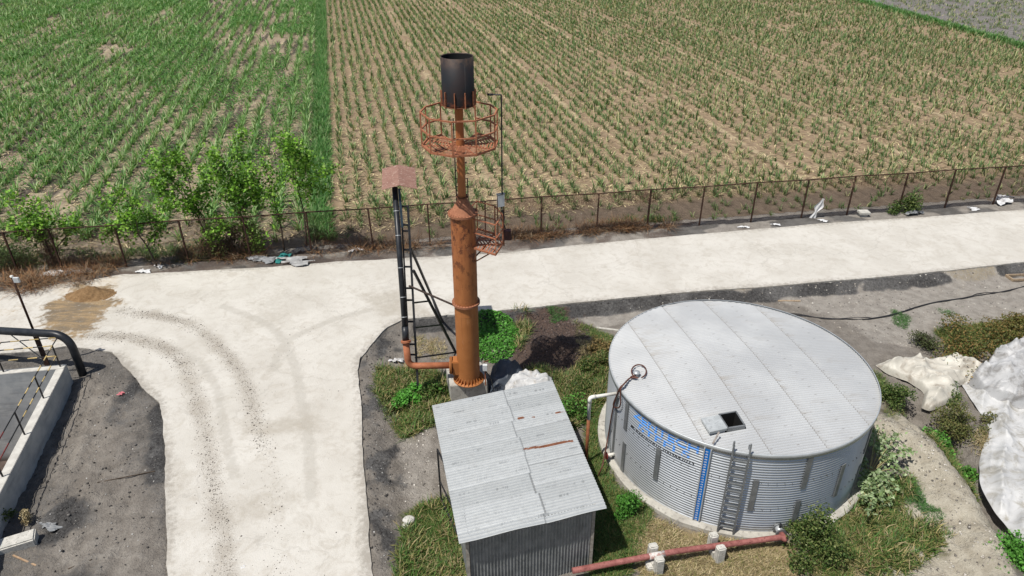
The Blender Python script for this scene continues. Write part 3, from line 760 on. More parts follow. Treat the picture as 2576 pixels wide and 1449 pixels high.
# ------------------------------------------------------------------ grass on the yard
GG = [(.045, .10, .022), (.055, .12, .026), (.075, .13, .033), (.035, .07, .017), (.10, .14, .05)]
GO = [(.12, .125, .045), (.17, .155, .06), (.09, .105, .035), (.25, .21, .10), (.07, .095, .026)]
GD = [(.27, .215, .12), (.33, .27, .16), (.21, .165, .085), (.17, .135, .07), (.38, .32, .20)]
GD = [tuple(.78*x for x in c) for c in GD]
def turf(polys, n, Ln, cols, wd_=.02, nb=3, ph=(.2, 1.2), sp=.05, thr=0, curl=(.3, 1.2)):
    out = []
    for p, m in zip(polys, n):
        q = rnd_poly(p, m)
        q = q[sdf(q[:, 0], q[:, 1], W(p))*.8+(fbm(q[:, 0]*1.1, q[:, 1]*1.1)-.56)*2.2 > R.uniform(-.5, .3, len(q))] if Ln < .3 else q
        q = q[~inside(q[:, 0], q[:, 1], ROAD)]
        q = q[np.hypot(q[:, 0]-7.68, q[:, 1]-19.53) > 4.62]
        q = q[~inside(q[:, 0], q[:, 1], SHEDP)]
        if thr: q = q[fbm(q[:, 0]*1.3+thr*50, q[:, 1]*1.3) > thr]
        if len(q): out.append(blades(on_ground(q), nb, Ln, wd_, ph, curl, cols, 2, R, sp))
    return join(*out)
SHEDP = [np.array(p) for p in ((-1.3, 13.0), (2.3, 14.05), (1.2, 19.4), (-2.4, 18.2))]
pA = gpoly
tag(npmesh('green_grass', *(lambda t: (t[0], t[1], LEAF))(t_ := turf([pA[0], pA[1], pA[3], pA[4], pA[8]], [9000, 9500, 3600, 2000, 1200], .26, GG+GO[:3], .018, thr=.33)), colr=t_[2]), 'green grass around the shed and the tank', 'grass', kind='stuff')
tag(npmesh('weedy_grass', *(lambda t: (t[0], t[1], LEAF))(t_ := turf([pA[2], pA[3], pA[7], pA[9], pA[5], [(2130, 1270), (2190, 1240), (2190, 1449), (2000, 1449), (2060, 1340)]], [6500, 3600, 7000, 7500, 2800, 3600], .25, GO+GG[:3], .02, thr=.36)), colr=t_[2]), 'olive weedy grass growing over the bank and the soil heaps', 'weeds', kind='stuff')
dp2 = dpoly+[[(2060, 1300), (2200, 1230), (2190, 1300), (2110, 1340)], [(2440, 1080), (2490, 1090), (2500, 1140), (2470, 1150)], [(2000, 1400), (2150, 1330), (2230, 1449), (2000, 1449)], [(1040, 850), (1110, 840), (1130, 900), (1050, 910)]]
tag(npmesh('dry_grass', *(lambda t: (t[0], t[1], DRY))(t_ := turf(dp2, [8500, 900, 4200, 2600, 900, 500, 2200, 700], .25, GD+GO[:1], .015, ph=(.5, 1.45), thr=.3)), colr=t_[2]), 'straw coloured dry grass beside the red pipe and the shed', 'grass', kind='stuff')
tall = [pA[0], pA[2], pA[3], [(1300, 930), (1420, 950), (1500, 900), (1520, 870), (1530, 1000), (1440, 1080), (1400, 1000)], [(1225, 900), (1320, 915), (1420, 960), (1400, 975), (1300, 930)], pA[7], [(1290, 790), (1340, 800), (1320, 860), (1310, 900)]]
tag(npmesh('tall_weeds', *(lambda t: (t[0], t[1], LEAF))(t_ := turf(tall, [330, 420, 300, 700, 420, 420, 160], .48, GO+GG+GD[:2], .03, nb=7, ph=(.1, .9), sp=.09, thr=.45)), colr=t_[2]), 'taller scrappy weeds standing in tufts around the yard', 'weeds', kind='stuff')
strip = [[(2240, 1210), (2300, 1200), (2330, 1240), (2400, 1345), (2350, 1310), (2270, 1270)], [(2350, 775), (2420, 770), (2400, 800), (2370, 790)], [(2245, 780), (2290, 795), (2280, 830), (2250, 815)], [(1375, 788), (1420, 788), (1430, 806), (1390, 812)]]
tag(npmesh('short_grass', *(lambda t: (t[0], t[1], LEAF))(t_ := turf(strip, [4200, 350, 400, 350], .14, [(.04, .10, .03), (.055, .13, .035), (.07, .12, .05)], .015)), colr=t_[2]), 'short green grass patches on the pale soil bank', 'grass', kind='stuff')
# wild growth by the fence: verge weeds
vp = [[(0, 660), (150, 650), (300, 640), (480, 630), (640, 640), (640, 662), (480, 672), (300, 676), (120, 690), (0, 690)], [(780, 590), (840, 590), (850, 625), (790, 630)], [(1520, 570), (1560, 560), (1700, 555), (1700, 570)]]
tag(npmesh('verge_weeds', *(lambda t: (t[0], t[1], LEAF))(t_ := turf(vp, [1500, 400, 250], .45, [(.035, .075, .02), (.05, .10, .025), (.025, .05, .016), (.09, .12, .04)], .035, sp=.1, thr=.46)), colr=t_[2]), 'dark green weeds at the foot of the wire fence', 'weeds', kind='stuff')
# brown dead vines along the fence foot and on the heap by the road
RB_ = [(.20, .095, .045), (.27, .14, .065), (.13, .07, .04), (.34, .20, .10), (.10, .065, .045), (.30, .23, .15), (.22, .16, .11)]
q = [rnd_poly(p, m) for p, m in (([(20, 700), (120, 690), (310, 672), (300, 690), (215, 715), (120, 745), (60, 760), (0, 740)], 800), ([(60, 715), (200, 700), (290, 695), (270, 712), (190, 738), (120, 748)], 260), ([(380, 660), (520, 640), (640, 650), (700, 645), (640, 668), (400, 682)], 450), ([(780, 640), (900, 632), (1100, 625), (1130, 640), (900, 652), (790, 655)], 520), ([(1250, 605), (1400, 600), (1540, 582), (1690, 575), (1690, 590), (1540, 602), (1330, 618)], 1000))]
RB_ = [tuple(.62*x for x in c) for c in RB_]; q = np.vstack(q); q = q[fbm(q[:, 0]*1.1, q[:, 1]*1.1) > .46]; pg = on_ground(q); pg[:, 2] = np.maximum(pg[:, 2], .3)+R.random(len(q))*.25
V1 = blades(pg, 4, .9, .018, (.9, 1.6), (-.9, 1.1), RB_, 3, R, .12)
tag(npmesh('dead_vines', *V1[:2], DRY, colr=V1[2]), 'heaps of reddish brown dead vines along the road edge', 'dead vines', kind='stuff')

# ------------------------------------------------------------------ clods, stones, mud on the road
def along(C, n, sd): 
    i = R.integers(0, len(C)-1, n); t = R.random((n, 1)); return (C[i]*(1-t)+C[i+1]*t)[:, :2]+R.normal(0, sd, (n, 2))
MUD = [(.085, .075, .065), (.13, .115, .10), (.19, .17, .145), (.06, .052, .046)]
q = np.vstack([along(TRA, 2400, .20), along(TRB[:60], 1700, .18), along(TRB, 600, .22), along(TRB[:20], 420, .25), along(TRA[:26], 600, .25), along(TRD, 120, .35), R.uniform((-11, 9), (-5, 27), (260, 2))])
q = q[inside(q[:, 0], q[:, 1], ROAD)]; sz = .007+.016*R.random(len(q))**3+.018*(R.random(len(q)) > .985)
V1 = clods(np.c_[q, np.full(len(q), ZR)], sz, MUD, flat=.6)
tag(npmesh('mud_crumbs', *V1[:2], CLOD, colr=V1[2]), 'crumbs of mud dropped along the curved wheel tracks', 'mud', kind='stuff')
def strew(name, polys, ns, s0, s1, cols, label, cat, pw=3):
    q = np.vstack([rnd_poly(p, m) for p, m in zip(polys, ns)]); q = q[~inside(q[:, 0], q[:, 1], ROAD)]
    q = q[np.hypot(q[:, 0]-7.68, q[:, 1]-19.53) > 4.7]; pg = on_ground(q)
    sz = s0+(s1-s0)*R.random(len(q))**pw; V1 = clods(pg, sz, cols, flat=.65)
    tag(npmesh(name, *V1[:2], CLOD, colr=V1[2]), label, cat, kind='stuff')
COAL = [(.06, .055, .052), (.085, .08, .075), (.12, .113, .105), (.045, .042, .04)]
strew('dark_clods', [[(200, 900), (290, 890), (400, 1015), (415, 1449), (0, 1449), (10, 1290), (120, 1100)], [(900, 890), (985, 812), (1010, 850), (960, 950), (975, 1110), (1000, 1200), (985, 1449), (936, 1449), (905, 960)], [(1220, 800), (1700, 745), (1700, 765), (1220, 815)]], [1000, 600, 260], .006, .055, COAL, 'loose dark coal coloured clods on the bare ground', 'soil clods')
strew('pale_crumbs', [[(200, 960), (290, 930), (390, 1040), (410, 1449), (100, 1449), (60, 1300), (160, 1120)], [(920, 900), (1000, 1150), (985, 1449), (936, 1449)]], [420, 160], .006, .035, [(.3, .29, .27), (.2, .195, .185), (.42, .41, .39)], 'small pale crumbs and flakes on the dark soil', 'gravel')
strew('brown_clods', [[(1290, 800), (1450, 800), (1500, 850), (1490, 910), (1420, 960), (1340, 950), (1300, 900)], [(1400, 940), (1480, 930), (1470, 990), (1420, 980)]], [2200, 350], .008, .065, [(.07, .052, .046), (.10, .078, .068), (.05, .04, .037), (.13, .098, .085)], 'dark brown clods heaped behind the stack', 'soil clods')
strew('pale_gravel', [[(1500, 785), (1900, 745), (2576, 675), (2576, 790), (2300, 870), (2200, 860), (1950, 770)], [(2200, 1060), (2330, 1110), (2470, 1310), (2530, 1449), (2300, 1449), (2300, 1250)], [(1000, 1090), (1090, 1080), (1110, 1250), (1010, 1280)]], [1300, 900, 300], .008, .05, [(.40, .37, .32), (.3, .27, .23), (.17, .155, .135), (.5, .47, .42), (.11, .10, .09)], 'small pale stones on the grey yard soil', 'gravel')

# brown sand heap at the junction
sx, sy, sF = grid(-1.55, 1.55, -1.0, 1.0, .05); c0 = at(228, 742, ZR)
sz_ = .5*np.exp(-((sx/.75)**2+(sy/.42)**2))*(.75+.6*fbm(sx*3+5, sy*3))+.05*(fbm(sx*8, sy*8)-.5); sz_ = sz_-.04
tag(npmesh('sand_heap', np.stack([sx, sy, sz_], 1)+np.array([c0[0], c0[1], ZR]), sF, mottled('brown_sand', (.17, .10, .045), (.25, .155, .075), 5., .95, bump=.03, c3=(.10, .06, .03), s3=18.), smooth=True, origin=(c0[0], c0[1], ZR)),
    'heap of brown sand dumped at the edge of the pale road', 'sand heap')

# ------------------------------------------------------------------ saplings and bushes
TG = [(.08, .18, .017), (.10, .215, .022), (.055, .13, .014), (.13, .255, .032), (.035, .08, .01), (.18, .30, .055)]
def tree(base, trunk, limbs, nleaf, label, r=.34, size=.15, dead=0, tr=.055):
    b = at(base[0], base[1], .28); Y = b[1]
    root = thing('sapling', b, label, 'tree', 'saplings along the fence')
    m = MB(); rg = np.random.default_rng(int(base[0])*7+1)
    def line(pts, d0, d1):
        return smooth_curve([aty(p[0], p[1], Y+d0+(d1-d0)*i/max(1, len(pts)-1)) for i, p in enumerate(pts)], 5)
    T = line([base]+trunk, 0, .3); T[0] = b; m.tube(T, np.linspace(tr, tr*.45, len(T)), 7)
    LP = []
    for l in limbs:
        q = line(l, .2*rg.normal(), .7*rg.normal()); m.tube(q, np.linspace(tr*.45, tr*.12, len(q)), 6); LP.append(q[1:])
        for _ in range(4):
            i = rg.integers(1, len(q)); e = q[i]+rg.normal(0, .4, 3)+np.array([0, 0, .2]); m.tube([q[i], (q[i]+e)/2+rg.normal(0, .05, 3), e], [.014, .01, .005], 5); LP.append(np.array([q[i]*.4+e*.6, e]))
    m.build('trunk', BARK, root)
    LP = np.concatenate(LP); w = rg.random(len(LP))**1.5+.12; nleaf = int(nleaf*1.65); idx = rg.choice(len(LP), nleaf, p=w/w.sum())
    P = LP[idx]+rg.normal(0, r*.7, (nleaf, 3))*np.array([1, 1, .85])
    V1 = leaves(P, size*1.1, TG, rg, .5, .9); npmesh('crown', *V1[:2], LEAF, root, colr=V1[2])
    if dead:
        P = T[rg.integers(0, len(T), dead)]+rg.normal(0, .22, (dead, 3)); P[:, 2] = np.maximum(P[:, 2], .3)
        V1 = blades(P, 3, .5, .02, (0, 2.6), (-1, 1), [(.10, .06, .04), (.16, .09, .05), (.06, .04, .03), (.06, .07, .025)], 2, rg, .1)
        npmesh('dead_creeper', *V1[:2], DRY, root, colr=V1[2])
tree((150, 676), [(128, 640), (105, 580)], [[(105, 580), (70, 540), (20, 490)], [(110, 590), (60, 590), (25, 560)], [(105, 580), (120, 545), (60, 520)], [(128, 640), (175, 585), (190, 570)]], 900, 'leaning sapling wrapped in dead brown creeper, leftmost along the fence', .32, .16, 420, .07)
tree((397, 676), [(370, 620), (340, 580)], [[(340, 580), (300, 530), (262, 500)], [(350, 590), (330, 520), (285, 470)], [(340, 585), (290, 570), (270, 590)], [(370, 620), (400, 570), (375, 545)]], 820, 'thin leaning sapling with a sparse crown and bare lower trunk', .28, .15)
tree((535, 640), [(515, 585), (490, 530)], [[(490, 530), (440, 460), (380, 400)], [(490, 530), (430, 500), (395, 455)], [(495, 540), (460, 420), (390, 380)], [(500, 550), (520, 480), (505, 420)], [(515, 585), (545, 600), (560, 560)]], 1700, 'bushy sapling with a long arm of leaves reaching to the left', .33, .16, 240)
tree((622, 632), [(610, 570), (600, 500)], [[(600, 500), (570, 430), (530, 380)], [(600, 500), (620, 430), (590, 370)], [(605, 530), (640, 480), (650, 450)], [(605, 520), (560, 470), (555, 420)], [(610, 560), (645, 600), (650, 630)]], 1700, 'tall bushy sapling, densest of the saplings on the fence', .36, .16, 200)
tree((715, 630), [(705, 560), (690, 500)], [[(690, 500), (670, 430), (655, 360)], [(690, 500), (640, 470), (640, 400)], [(705, 560), (690, 520), (672, 480)]], 420, 'spindly yellowish sapling with very few leaves', .22, .14)
tree((772, 628), [(765, 540), (745, 460)], [[(745, 460), (725, 400), (705, 350)], [(750, 480), (770, 420), (745, 380)], [(745, 470), (740, 400), (715, 330)], [(750, 480), (785, 460), (795, 430)]], 1250, 'dark green sapling beside the grass strip', .3, .15)

def bush(name, label, cat, c, rad, nleaf, cols, size, hgt=.75, stems=7, lump=7, mat=LEAF, group=None, asp=.7):
    """c = world point on the ground"""
    c = np.array([c[0], c[1], Hp(c[0], c[1])]); root = thing(name, c, label, cat, group)
    rg = np.random.default_rng(int(abs(c[0]*97+c[1]*31))+5)
    lc = rg.normal(0, .42, (lump, 3))*rad; lc[:, 2] = np.abs(lc[:, 2])*hgt+rad*.25*hgt
    lr = rg.uniform(.35, .6, lump)*rad
    m = MB()
    for q in lc[:stems]:
        m.tube(smooth_curve([c, c+q*.5+rg.normal(0, .06, 3)*rad, c+q], 4), np.linspace(.022*rad+.004, .006, 9), 5)
    m.build('stems', BARK, root)
    i = rg.integers(0, lump, nleaf); d = rg.normal(0, 1, (nleaf, 3)); d /= np.linalg.norm(d, axis=1)[:, None]
    rr = rg.random(nleaf)**.5; P = c+lc[i]+d*(lr[i]*rr)[:, None]*np.array([1, 1, hgt+.15]); P[:, 2] = np.maximum(P[:, 2], c[2]+.02)
    V1 = leaves(P, size, cols, rg, .4, asp); npmesh('foliage', *V1[:2], mat, root, colr=V1[2]); return root
DG = [(.035, .065, .015), (.05, .085, .02), (.07, .10, .028), (.028, .05, .012), (.10, .12, .04)]
BG = [(.05, .15, .022), (.065, .19, .03), (.04, .115, .018), (.09, .22, .04)]
bush('shrub', 'bright green feathery shrub below the tank, by the shed roof corner', 'shrub', at(1577, 1290), .55, 2600, BG[:3]+[(.03, .08, .012)], .07, .9)
bush('shrub', 'large olive green shrub by the red pipe elbow', 'shrub', at(2048, 1385), 1.0, 6500, DG+[(.12, .14, .05)], .08, .85, lump=11)
bush('shrub', 'dark green bush growing through the fence at the far end', 'shrub', at(2290, 535, .3), 1.0, 2200, DG, .11, 1.0)
bush('shrub', 'low dark shrub in front of the cream tarp', 'shrub', at(2330, 868, .1), .75, 1500, [(.04, .055, .02), (.06, .07, .03), (.05, .05, .03)], .08, .6)
bush('shrub', 'broad reddish green shrub above the tarp heap', 'shrub', at(2435, 885, .2), 1.6, 6500, [(.06, .08, .02), (.09, .10, .03), (.13, .085, .03), (.05, .06, .018), (.16, .11, .04)], .09, .55, lump=16)
bush('shrub', 'olive shrub with reddish tips at the picture edge above the tarp', 'shrub', at(2540, 850, .2), 1.3, 4200, [(.09, .09, .025), (.14, .10, .035), (.07, .07, .02)], .09, .55, lump=12)
bush('shrub', 'brownish green shrub between the ditch and the white tarp', 'shrub', at(2410, 1060, .2), .95, 4200, [(.06, .075, .025), (.085, .095, .03), (.11, .10, .04)], .08, .6, lump=12)
bush('shrub', 'small shrub at the tarp edge above the ditch', 'shrub', at(2385, 990, .2), .5, 1100, DG, .07, .7)
bush('shrub', 'dark shrub by the right side of the tank', 'shrub', at(2245, 1000, .1), .8, 2600, DG, .08, .6, lump=10)
bush('shrub', 'leafy green shrub in the ditch', 'shrub', at(2375, 1110, 0.), .65, 1900, BG+DG[:2], .10, .6, lump=9)
bush('shrub', 'leafy green shrub lower down the ditch', 'shrub', at(2435, 1185, -.2), .55, 1500, BG+DG[:2], .10, .7, lump=8)
bush('shrub', 'bright green leafy shrub in the bottom right corner', 'shrub', at(2545, 1420, -.1), 1.0, 4200, BG, .10, .6, lump=12)
bush('shrub', 'bright green leafy weed bush in front of the stack footing', 'shrub', at(1035, 1010, 0), .62, 1700, [(.06, .2, .025), (.08, .24, .04), (.045, .14, .02)], .12, .55, lump=9)
bush('shrub', 'dark leafy bush beside the orange pipe', 'shrub', at(1082, 985, 0), .6, 1700, DG+BG[:1], .09, .75, lump=8)
bush('shrub', 'scraggly green bush between the shed roof and the tank', 'shrub', at(1445, 1040, 0), .7, 2400, DG+BG, .09, .7, lump=9)
bush('shrub', 'low weedy bush at the top left of the tank', 'shrub', at(1490, 930, 0), .75, 2200, DG+[(.13, .11, .045)], .08, .6, lump=10)
bush('shrub', 'brownish bush beside the tank and the soil heap', 'shrub', at(1500, 885, 0), .6, 1300, [(.12, .09, .04), (.09, .085, .03), (.17, .12, .05)], .08, .6)
bush('shrub', 'dark bush at the left picture edge below the pit wall', 'shrub', at(8, 1315, .2), .42, 900, [(.05, .075, .018), (.08, .10, .025), (.03, .05, .012)], .07, .8)
bush('shrub', 'tangled dark bush at the fence foot between two saplings', 'shrub', at(575, 640, .3), 1.05, 2600, [(.045, .055, .02), (.06, .085, .022), (.09, .06, .035), (.03, .035, .016)], .10, 1.0, lump=10)
bush('shrub', 'dark creeper bush at the left end of the fence', 'shrub', at(40, 668, .3), 1.2, 2600, [(.025, .05, .016), (.04, .075, .02), (.06, .10, .03)], .11, .8, lump=10)
bush('shrub', 'dark scrubby bush in the hollow right of the dark soil heap', 'shrub', at(1455, 985, 0), .65, 1700, DG+[(.10, .09, .04)], .09, .6, lump=9)
bush('shrub', 'straggly brown and green bush in the shade behind the white tarp heap', 'shrub', at(1345, 955, 0), .55, 1100, [(.05, .06, .02), (.09, .075, .035), (.04, .05, .018)], .08, .6)
bush('dry_plant', 'dry straw coloured weed near the concrete block', 'plant', at(70, 1310, .2), .3, 500, GD, .05, 1.3, mat=DRY)
# the round leaved creeper beside the stack
def patch(px, n, size, cols, label, hmax=.28):
    q = rnd_poly(px, n); d = sdf(q[:, 0], q[:, 1], W(px)); g0 = on_ground(q)
    g0[:, 2] += .05+np.minimum(np.maximum(d, 0)*.7, hmax)*(.3+1.1*fbm(q[:, 0]*2.2, q[:, 1]*2.2))*R.uniform(.3, 1, len(q))
    V1 = leaves(g0, size, cols, R, .7, 1.); c = g0.mean(0); c[2] = Hp(c[0], c[1])
    return tag(npmesh('creeper', *V1[:2], LEAF, colr=V1[2], origin=c), label, 'creeper')
patch([(1195, 800), (1230, 795), (1285, 808), (1312, 835), (1308, 865), (1290, 900), (1250, 915), (1190, 905)], 3400, .10, [(.045, .15, .02), (.06, .185, .028), (.035, .11, .016), (.085, .22, .04)], 'dense bright green round leaved creeper beside the orange stack')
# grey green shrub with big oval leaves
def milkweed():
    c = at(2185, 1195, .1); root = thing('milkweed_shrub', c, 'sprawling grey green shrub with big oval leaves beside the tank', 'shrub')
    rg = np.random.default_rng(5); m = MB(); P = []
    tips = [(2150, 1130), (2160, 1165), (2165, 1215), (2180, 1250), (2190, 1290), (2220, 1270), (2230, 1215), (2260, 1235), (2285, 1190), (2250, 1150), (2230, 1100), (2200, 1085), (2215, 1060), (2290, 1130), (2240, 1255), (2205, 1215), (2170, 1260), (2265, 1090)]
    for t in tips:
        e = at(t[0], t[1], .25+rg.random()*.55); mid = (c+e)/2+np.array([0, 0, .22]); q = smooth_curve([c, mid, e], 8)
        m.tube(q, np.linspace(.018, .008, len(q)), 5)
        for s in q[7:]: P += [s+rg.normal(0, .085, 3) for _ in range(6)]
    m.build('stems', mottled('pale_stem', (.25, .22, .10), (.36, .32, .16), 8.), root)
    V1 = leaves(np.array(P), .16, [(.16, .22, .11), (.20, .27, .15), (.12, .17, .08), (.26, .31, .19), (.10, .15, .06)], rg, .7, .62)
    npmesh('foliage', *V1[:2], LEAF, root, colr=V1[2])
milkweed()
# ------------------------------------------------------------------ water tank
TC = np.array([7.68, 19.53]); TR = 4.33; ZB, ZT = .2, 3.26
def tp(ang, z, r=0.): a = math.radians(ang); return np.array([TC[0]+(TR+r)*math.cos(a), TC[1]+(TR+r)*math.sin(a), z])
def corr(z): return .019*np.cos(2*PI*np.asarray(z)/.098)
TANK = thing('water_tank', (TC[0], TC[1], .2), 'large round corrugated steel water tank with a pale sheet roof', 'water tank')
def tank():
    zz = np.arange(ZB, ZT+.001, .0163); na = 300; aa = np.arange(na)*2*PI/na
    r = TR+corr(zz); V = np.stack([np.outer(r, np.cos(aa))+TC[0], np.outer(r, np.sin(aa))+TC[1], np.repeat(zz[:, None], na, 1)], -1).reshape(-1, 3)
    i = np.arange(len(zz)-1)[:, None]*na; j = np.arange(na)[None]; Fq = np.stack([i+j, i+(j+1) % na, i+na+(j+1) % na, i+na+j], -1).reshape(-1, 4)
    k = NB('galvanised_wall'); a = k.noise(.9, 4, vec=k.stretch(1, 1, .25)); n = k.noise(16, 4, .7)
    c = k.mix(k.ramp(a, .35, .65), (.43, .45, .465), (.52, .54, .555)); c = k.mix(k.ramp(n, .55, .75, 0, .3), c, (.33, .34, .35))
    z = k.n('ShaderNodeSeparateXYZ'); k.L(k.co(), z.inputs[0])
    c = k.mix(k.math('MULTIPLY', k.ramp(z.outputs[2], .55, .2), k.ramp(k.noise(3, 5), .4, .65, 0, .5)), c, (.3, .27, .22))
    k.col(c); k.set(rough=.42, metal=.55, spec=.5)
    npmesh('wall', V, Fq, k.m, TANK, smooth=True)
    # roof: corrugated sheets laid over a low dome
    ca = math.radians(11); ex = np.array([math.cos(ca), math.sin(ca)]); ey = np.array([-ex[1], ex[0]]); RR = 4.37
    vs = np.arange(-RR+.004, RR-.003, .0158); seams = [-9, -2.8, -1.12, .6, 2.42, 9]; pitch = .0948
    w_ = np.r_[0, .012, .03, .06, .1, np.linspace(.16, 1, 20)]; ns = len(w_); SS = np.sqrt(np.maximum(RR**2-vs**2, 0)); S_ = []; ly = []; Fl = []
    for q in range(5):
        lo = np.maximum(seams[q]+(0 if q else 0), -SS); hi = np.minimum(seams[q+1], SS); hi = np.maximum(hi, lo); S_.append(lo[:, None]+(hi-lo)[:, None]*w_[None]); ly.append(np.full((len(vs), ns), q))
        i = np.arange(len(vs)*ns).reshape(len(vs), ns)+q*len(vs)*ns; ok_ = (hi-lo > 1e-4); ok_ = ok_[:-1] & ok_[1:]; Fl.append(np.stack([i[:-1, :-1], i[:-1, 1:], i[1:, 1:], i[1:, :-1]], -1)[ok_].reshape(-1, 4))
    S = np.concatenate(S_); lay = np.concatenate(ly); Vv = np.tile(np.repeat(vs[:, None], ns, 1), (5, 1)); rho = np.hypot(S, Vv)/RR; u_ = np.where(lay > 0, S-np.array(seams)[lay], S+4.4)
    z = ZT+.06+.30*(1-rho**1.5)+.011*np.cos(2*PI*Vv/pitch)-.016*lay
    z = z+.006*np.cos(2*PI*Vv/pitch)+.012*(fbm(S*.8+3, Vv*.8)-.5)
    P = np.stack([TC[0]+S*ex[0]+Vv*ey[0], TC[1]+S*ex[1]+Vv*ey[1], z], -1).reshape(-1, 3)
    Fr = np.concatenate(Fl)
    # hole for the hatch
    hq = W([(1808.5, 1042), (1851.4, 1034.8), (1873.9, 1069.8), (1831, 1076.4)], 3.53)
    cen = hq[:, :2].mean(0); hin = cen+(hq[:, :2]-cen)*.98
    pin_ = inside(P[:, 0], P[:, 1], hin); Fr = Fr[~pin_[Fr].any(1)]
    k = NB('pale_roof_sheet'); a = k.sep(k.attr('st').outputs['Color'])
    n1 = k.noise(.5, 4); n2 = k.noise(9, 5, .7); sn = k.noise(1., 5, .6, vec=k.stretch(1.2, 9, 1, rot=-ca))
    c = k.mix(k.ramp(n1, .35, .65), (.47, .48, .485), (.555, .565, .565))
    c = k.mix(k.math('MULTIPLY', a[0], k.ramp(sn, .38, .62)), c, (.34, .30, .25))
    c = k.mix(k.math('MULTIPLY', a[1], .75), c, (.13, .11, .09))
    c = k.mix(k.ramp(n2, .6, .8, 0, .3), c, (.40, .39, .37))
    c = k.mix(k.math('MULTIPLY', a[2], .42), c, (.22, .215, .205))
    k.col(c); k.set(rough=.5, metal=.2, spec=.4)
    st = .55*np.exp(-np.clip(u_, 0, 9)/.16)*(lay > 0)*(.2+.9*fbm(S*0+lay*7, Vv*1.1))
    st = st+.35*(fbm(S*.5+8, Vv*2.5) > .62)*np.exp(-np.clip(u_, 0, 9)/.8)*(lay > 0)
    sm = ((u_ >= 0) & (u_ < .03))*(lay > 0)*.7
    bl = ((np.abs(u_-.12) < .03) | (np.abs(u_-.95) < .03))*(np.abs((Vv % (pitch*4))-pitch*2) < .02)*(lay >= 0)*.8
    valley_shade = .5-.5*np.cos(2*PI*Vv/pitch+.7)  # corrugation valleys darkened: groove shade put into the roof colour
    npmesh('roof', P, Fr, k.m, TANK, smooth=True, attrs={'st': np.stack([st.ravel(), np.maximum(sm, bl).ravel(), valley_shade.ravel()], 1)})
    MB().lathe([(TR+.02, ZT-.10), (TR+.055, ZT-.10), (TR+.06, ZT+.06), (TR+.045, ZT+.075), (TR+.02, ZT+.07)], TC, 160).build('rim_flashing', GALV, TANK)
    # hatch: frame, black box painted as the unlit inside, propped lid
    fr = MB(); q3 = [np.array([p[0], p[1], 0]) for p in hq]
    for a_, b_ in zip(q3, q3[1:]+q3[:1]):
        fr.bar(a_+[0, 0, 3.465], b_+[0, 0, 3.465], .05, .14)
    HT = fr.build('hatch', GALVD, TANK)
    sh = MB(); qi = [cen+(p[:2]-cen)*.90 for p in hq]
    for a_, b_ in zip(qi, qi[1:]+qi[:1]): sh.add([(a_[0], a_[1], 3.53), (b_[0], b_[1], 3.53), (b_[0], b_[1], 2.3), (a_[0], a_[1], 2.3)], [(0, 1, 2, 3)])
    sh.add([(p[0], p[1], 2.3) for p in qi], [(0, 1, 2, 3)]); sh.build('hatch_shade', DARKIN, HT)
    lq = W([(1763.5, 1052), (1808.2, 1043.5), (1830.2, 1077), (1786, 1087)], 3.54)
    l = MB(); l.prism([p[:2] for p in lq], 3.515, 3.54); l.prism([(lq[:, :2].mean(0)+(p[:2]-lq[:, :2].mean(0))*.97) for p in lq], 3.45, 3.515)
    l.build('hatch_lid', mottled('zinc_lid', (.40, .42, .42), (.52, .54, .54), 4., .5, .2, c3=(.33, .34, .34), s3=10.), HT)
    a_ = at(1809, 1087, 3.6); b_ = at(1793, 1116, 3.42)
    s = MB(); s.bar(a_, b_, .045, .03); s.build('hatch_stay', mottled('stay', (.2, .17, .15), (.34, .31, .28), 10.), HT)
    # cover plates standing on the joints
    for an, z0, z1 in ((-157.2, 2.0, 3.12), (-156.6, .22, 1.48), (-136.8, 1.06, 2.33), (-97.4, 1.06, 2.32), (-78.2, 1.92, 3.15), (-78.5, .22, 1.43), (-59.2, 1.05, 2.38), (-40, .22, 1.45), (-40, 1.95, 3.12), (-20, 1.05, 2.3), (-117, .22, .23)):
        if z1-z0 < .1: continue
        a = math.radians(an); m = MB(); m.box(tp(an, (z0+z1)/2, .03), (.03, .17, z1-z0), (math.cos(a), math.sin(a), 0), (-math.sin(a), math.cos(a), 0))
        m.build('cover_plate', GALVD, TANK, bevel=.006)
    # dull upright strip on the left side of the wall
    m = MB(); a = math.radians(-166.3); m.box(tp(-166.3, 1.73, .03), (.035, .10, 3.0), (math.cos(a), math.sin(a), 0), (-math.sin(a), math.cos(a), 0)); m.build('upright_strip', GALVD, TANK)
    # bolts in rows
    m = MB()
    for z in (1.15, 2.2):
        for an in np.arange(-170, -10, 3.1):
            m.box(tp(an+R.uniform(-.2, .2), z+R.uniform(-.05, .05), .01), (.03, .012, .05), (math.cos(math.radians(an)), math.sin(math.radians(an)), 0), (-math.sin(math.radians(an)), math.cos(math.radians(an)), 0))
    m.build('bolt_row', GALVD, TANK)['kind'] = 'stuff'
    # level gauge
    an = -117.; a = math.radians(an); rad = np.array([math.cos(a), math.sin(a), 0]); tn = np.array([-math.sin(a), math.cos(a), 0])
    m = MB(); m.box(tp(an, 1.70, .045), (.02, .155, 2.92), rad, tn); G = m.build('level_gauge', BLUET, TANK)
    m = MB()
    for s in (-1, 1): m.box(tp(an, 1.70, .05)+tn*s*.097, (.06, .035, 2.95), rad, tn)
    m.build('gauge_channel', GALV, G)
    m = MB()
    for i in range(29):
        v, f = text_mesh('-%02d' % (i+1), .066, .002)
        c = tp(an, 3.06-.1*i, .059); m.add([c+tn*(p[0]-.06)+np.array([0, 0, p[1]-.028]) for p in v], f)
    m.build('gauge_numbers', WHITE, G)
    # ladder
    Ld = None
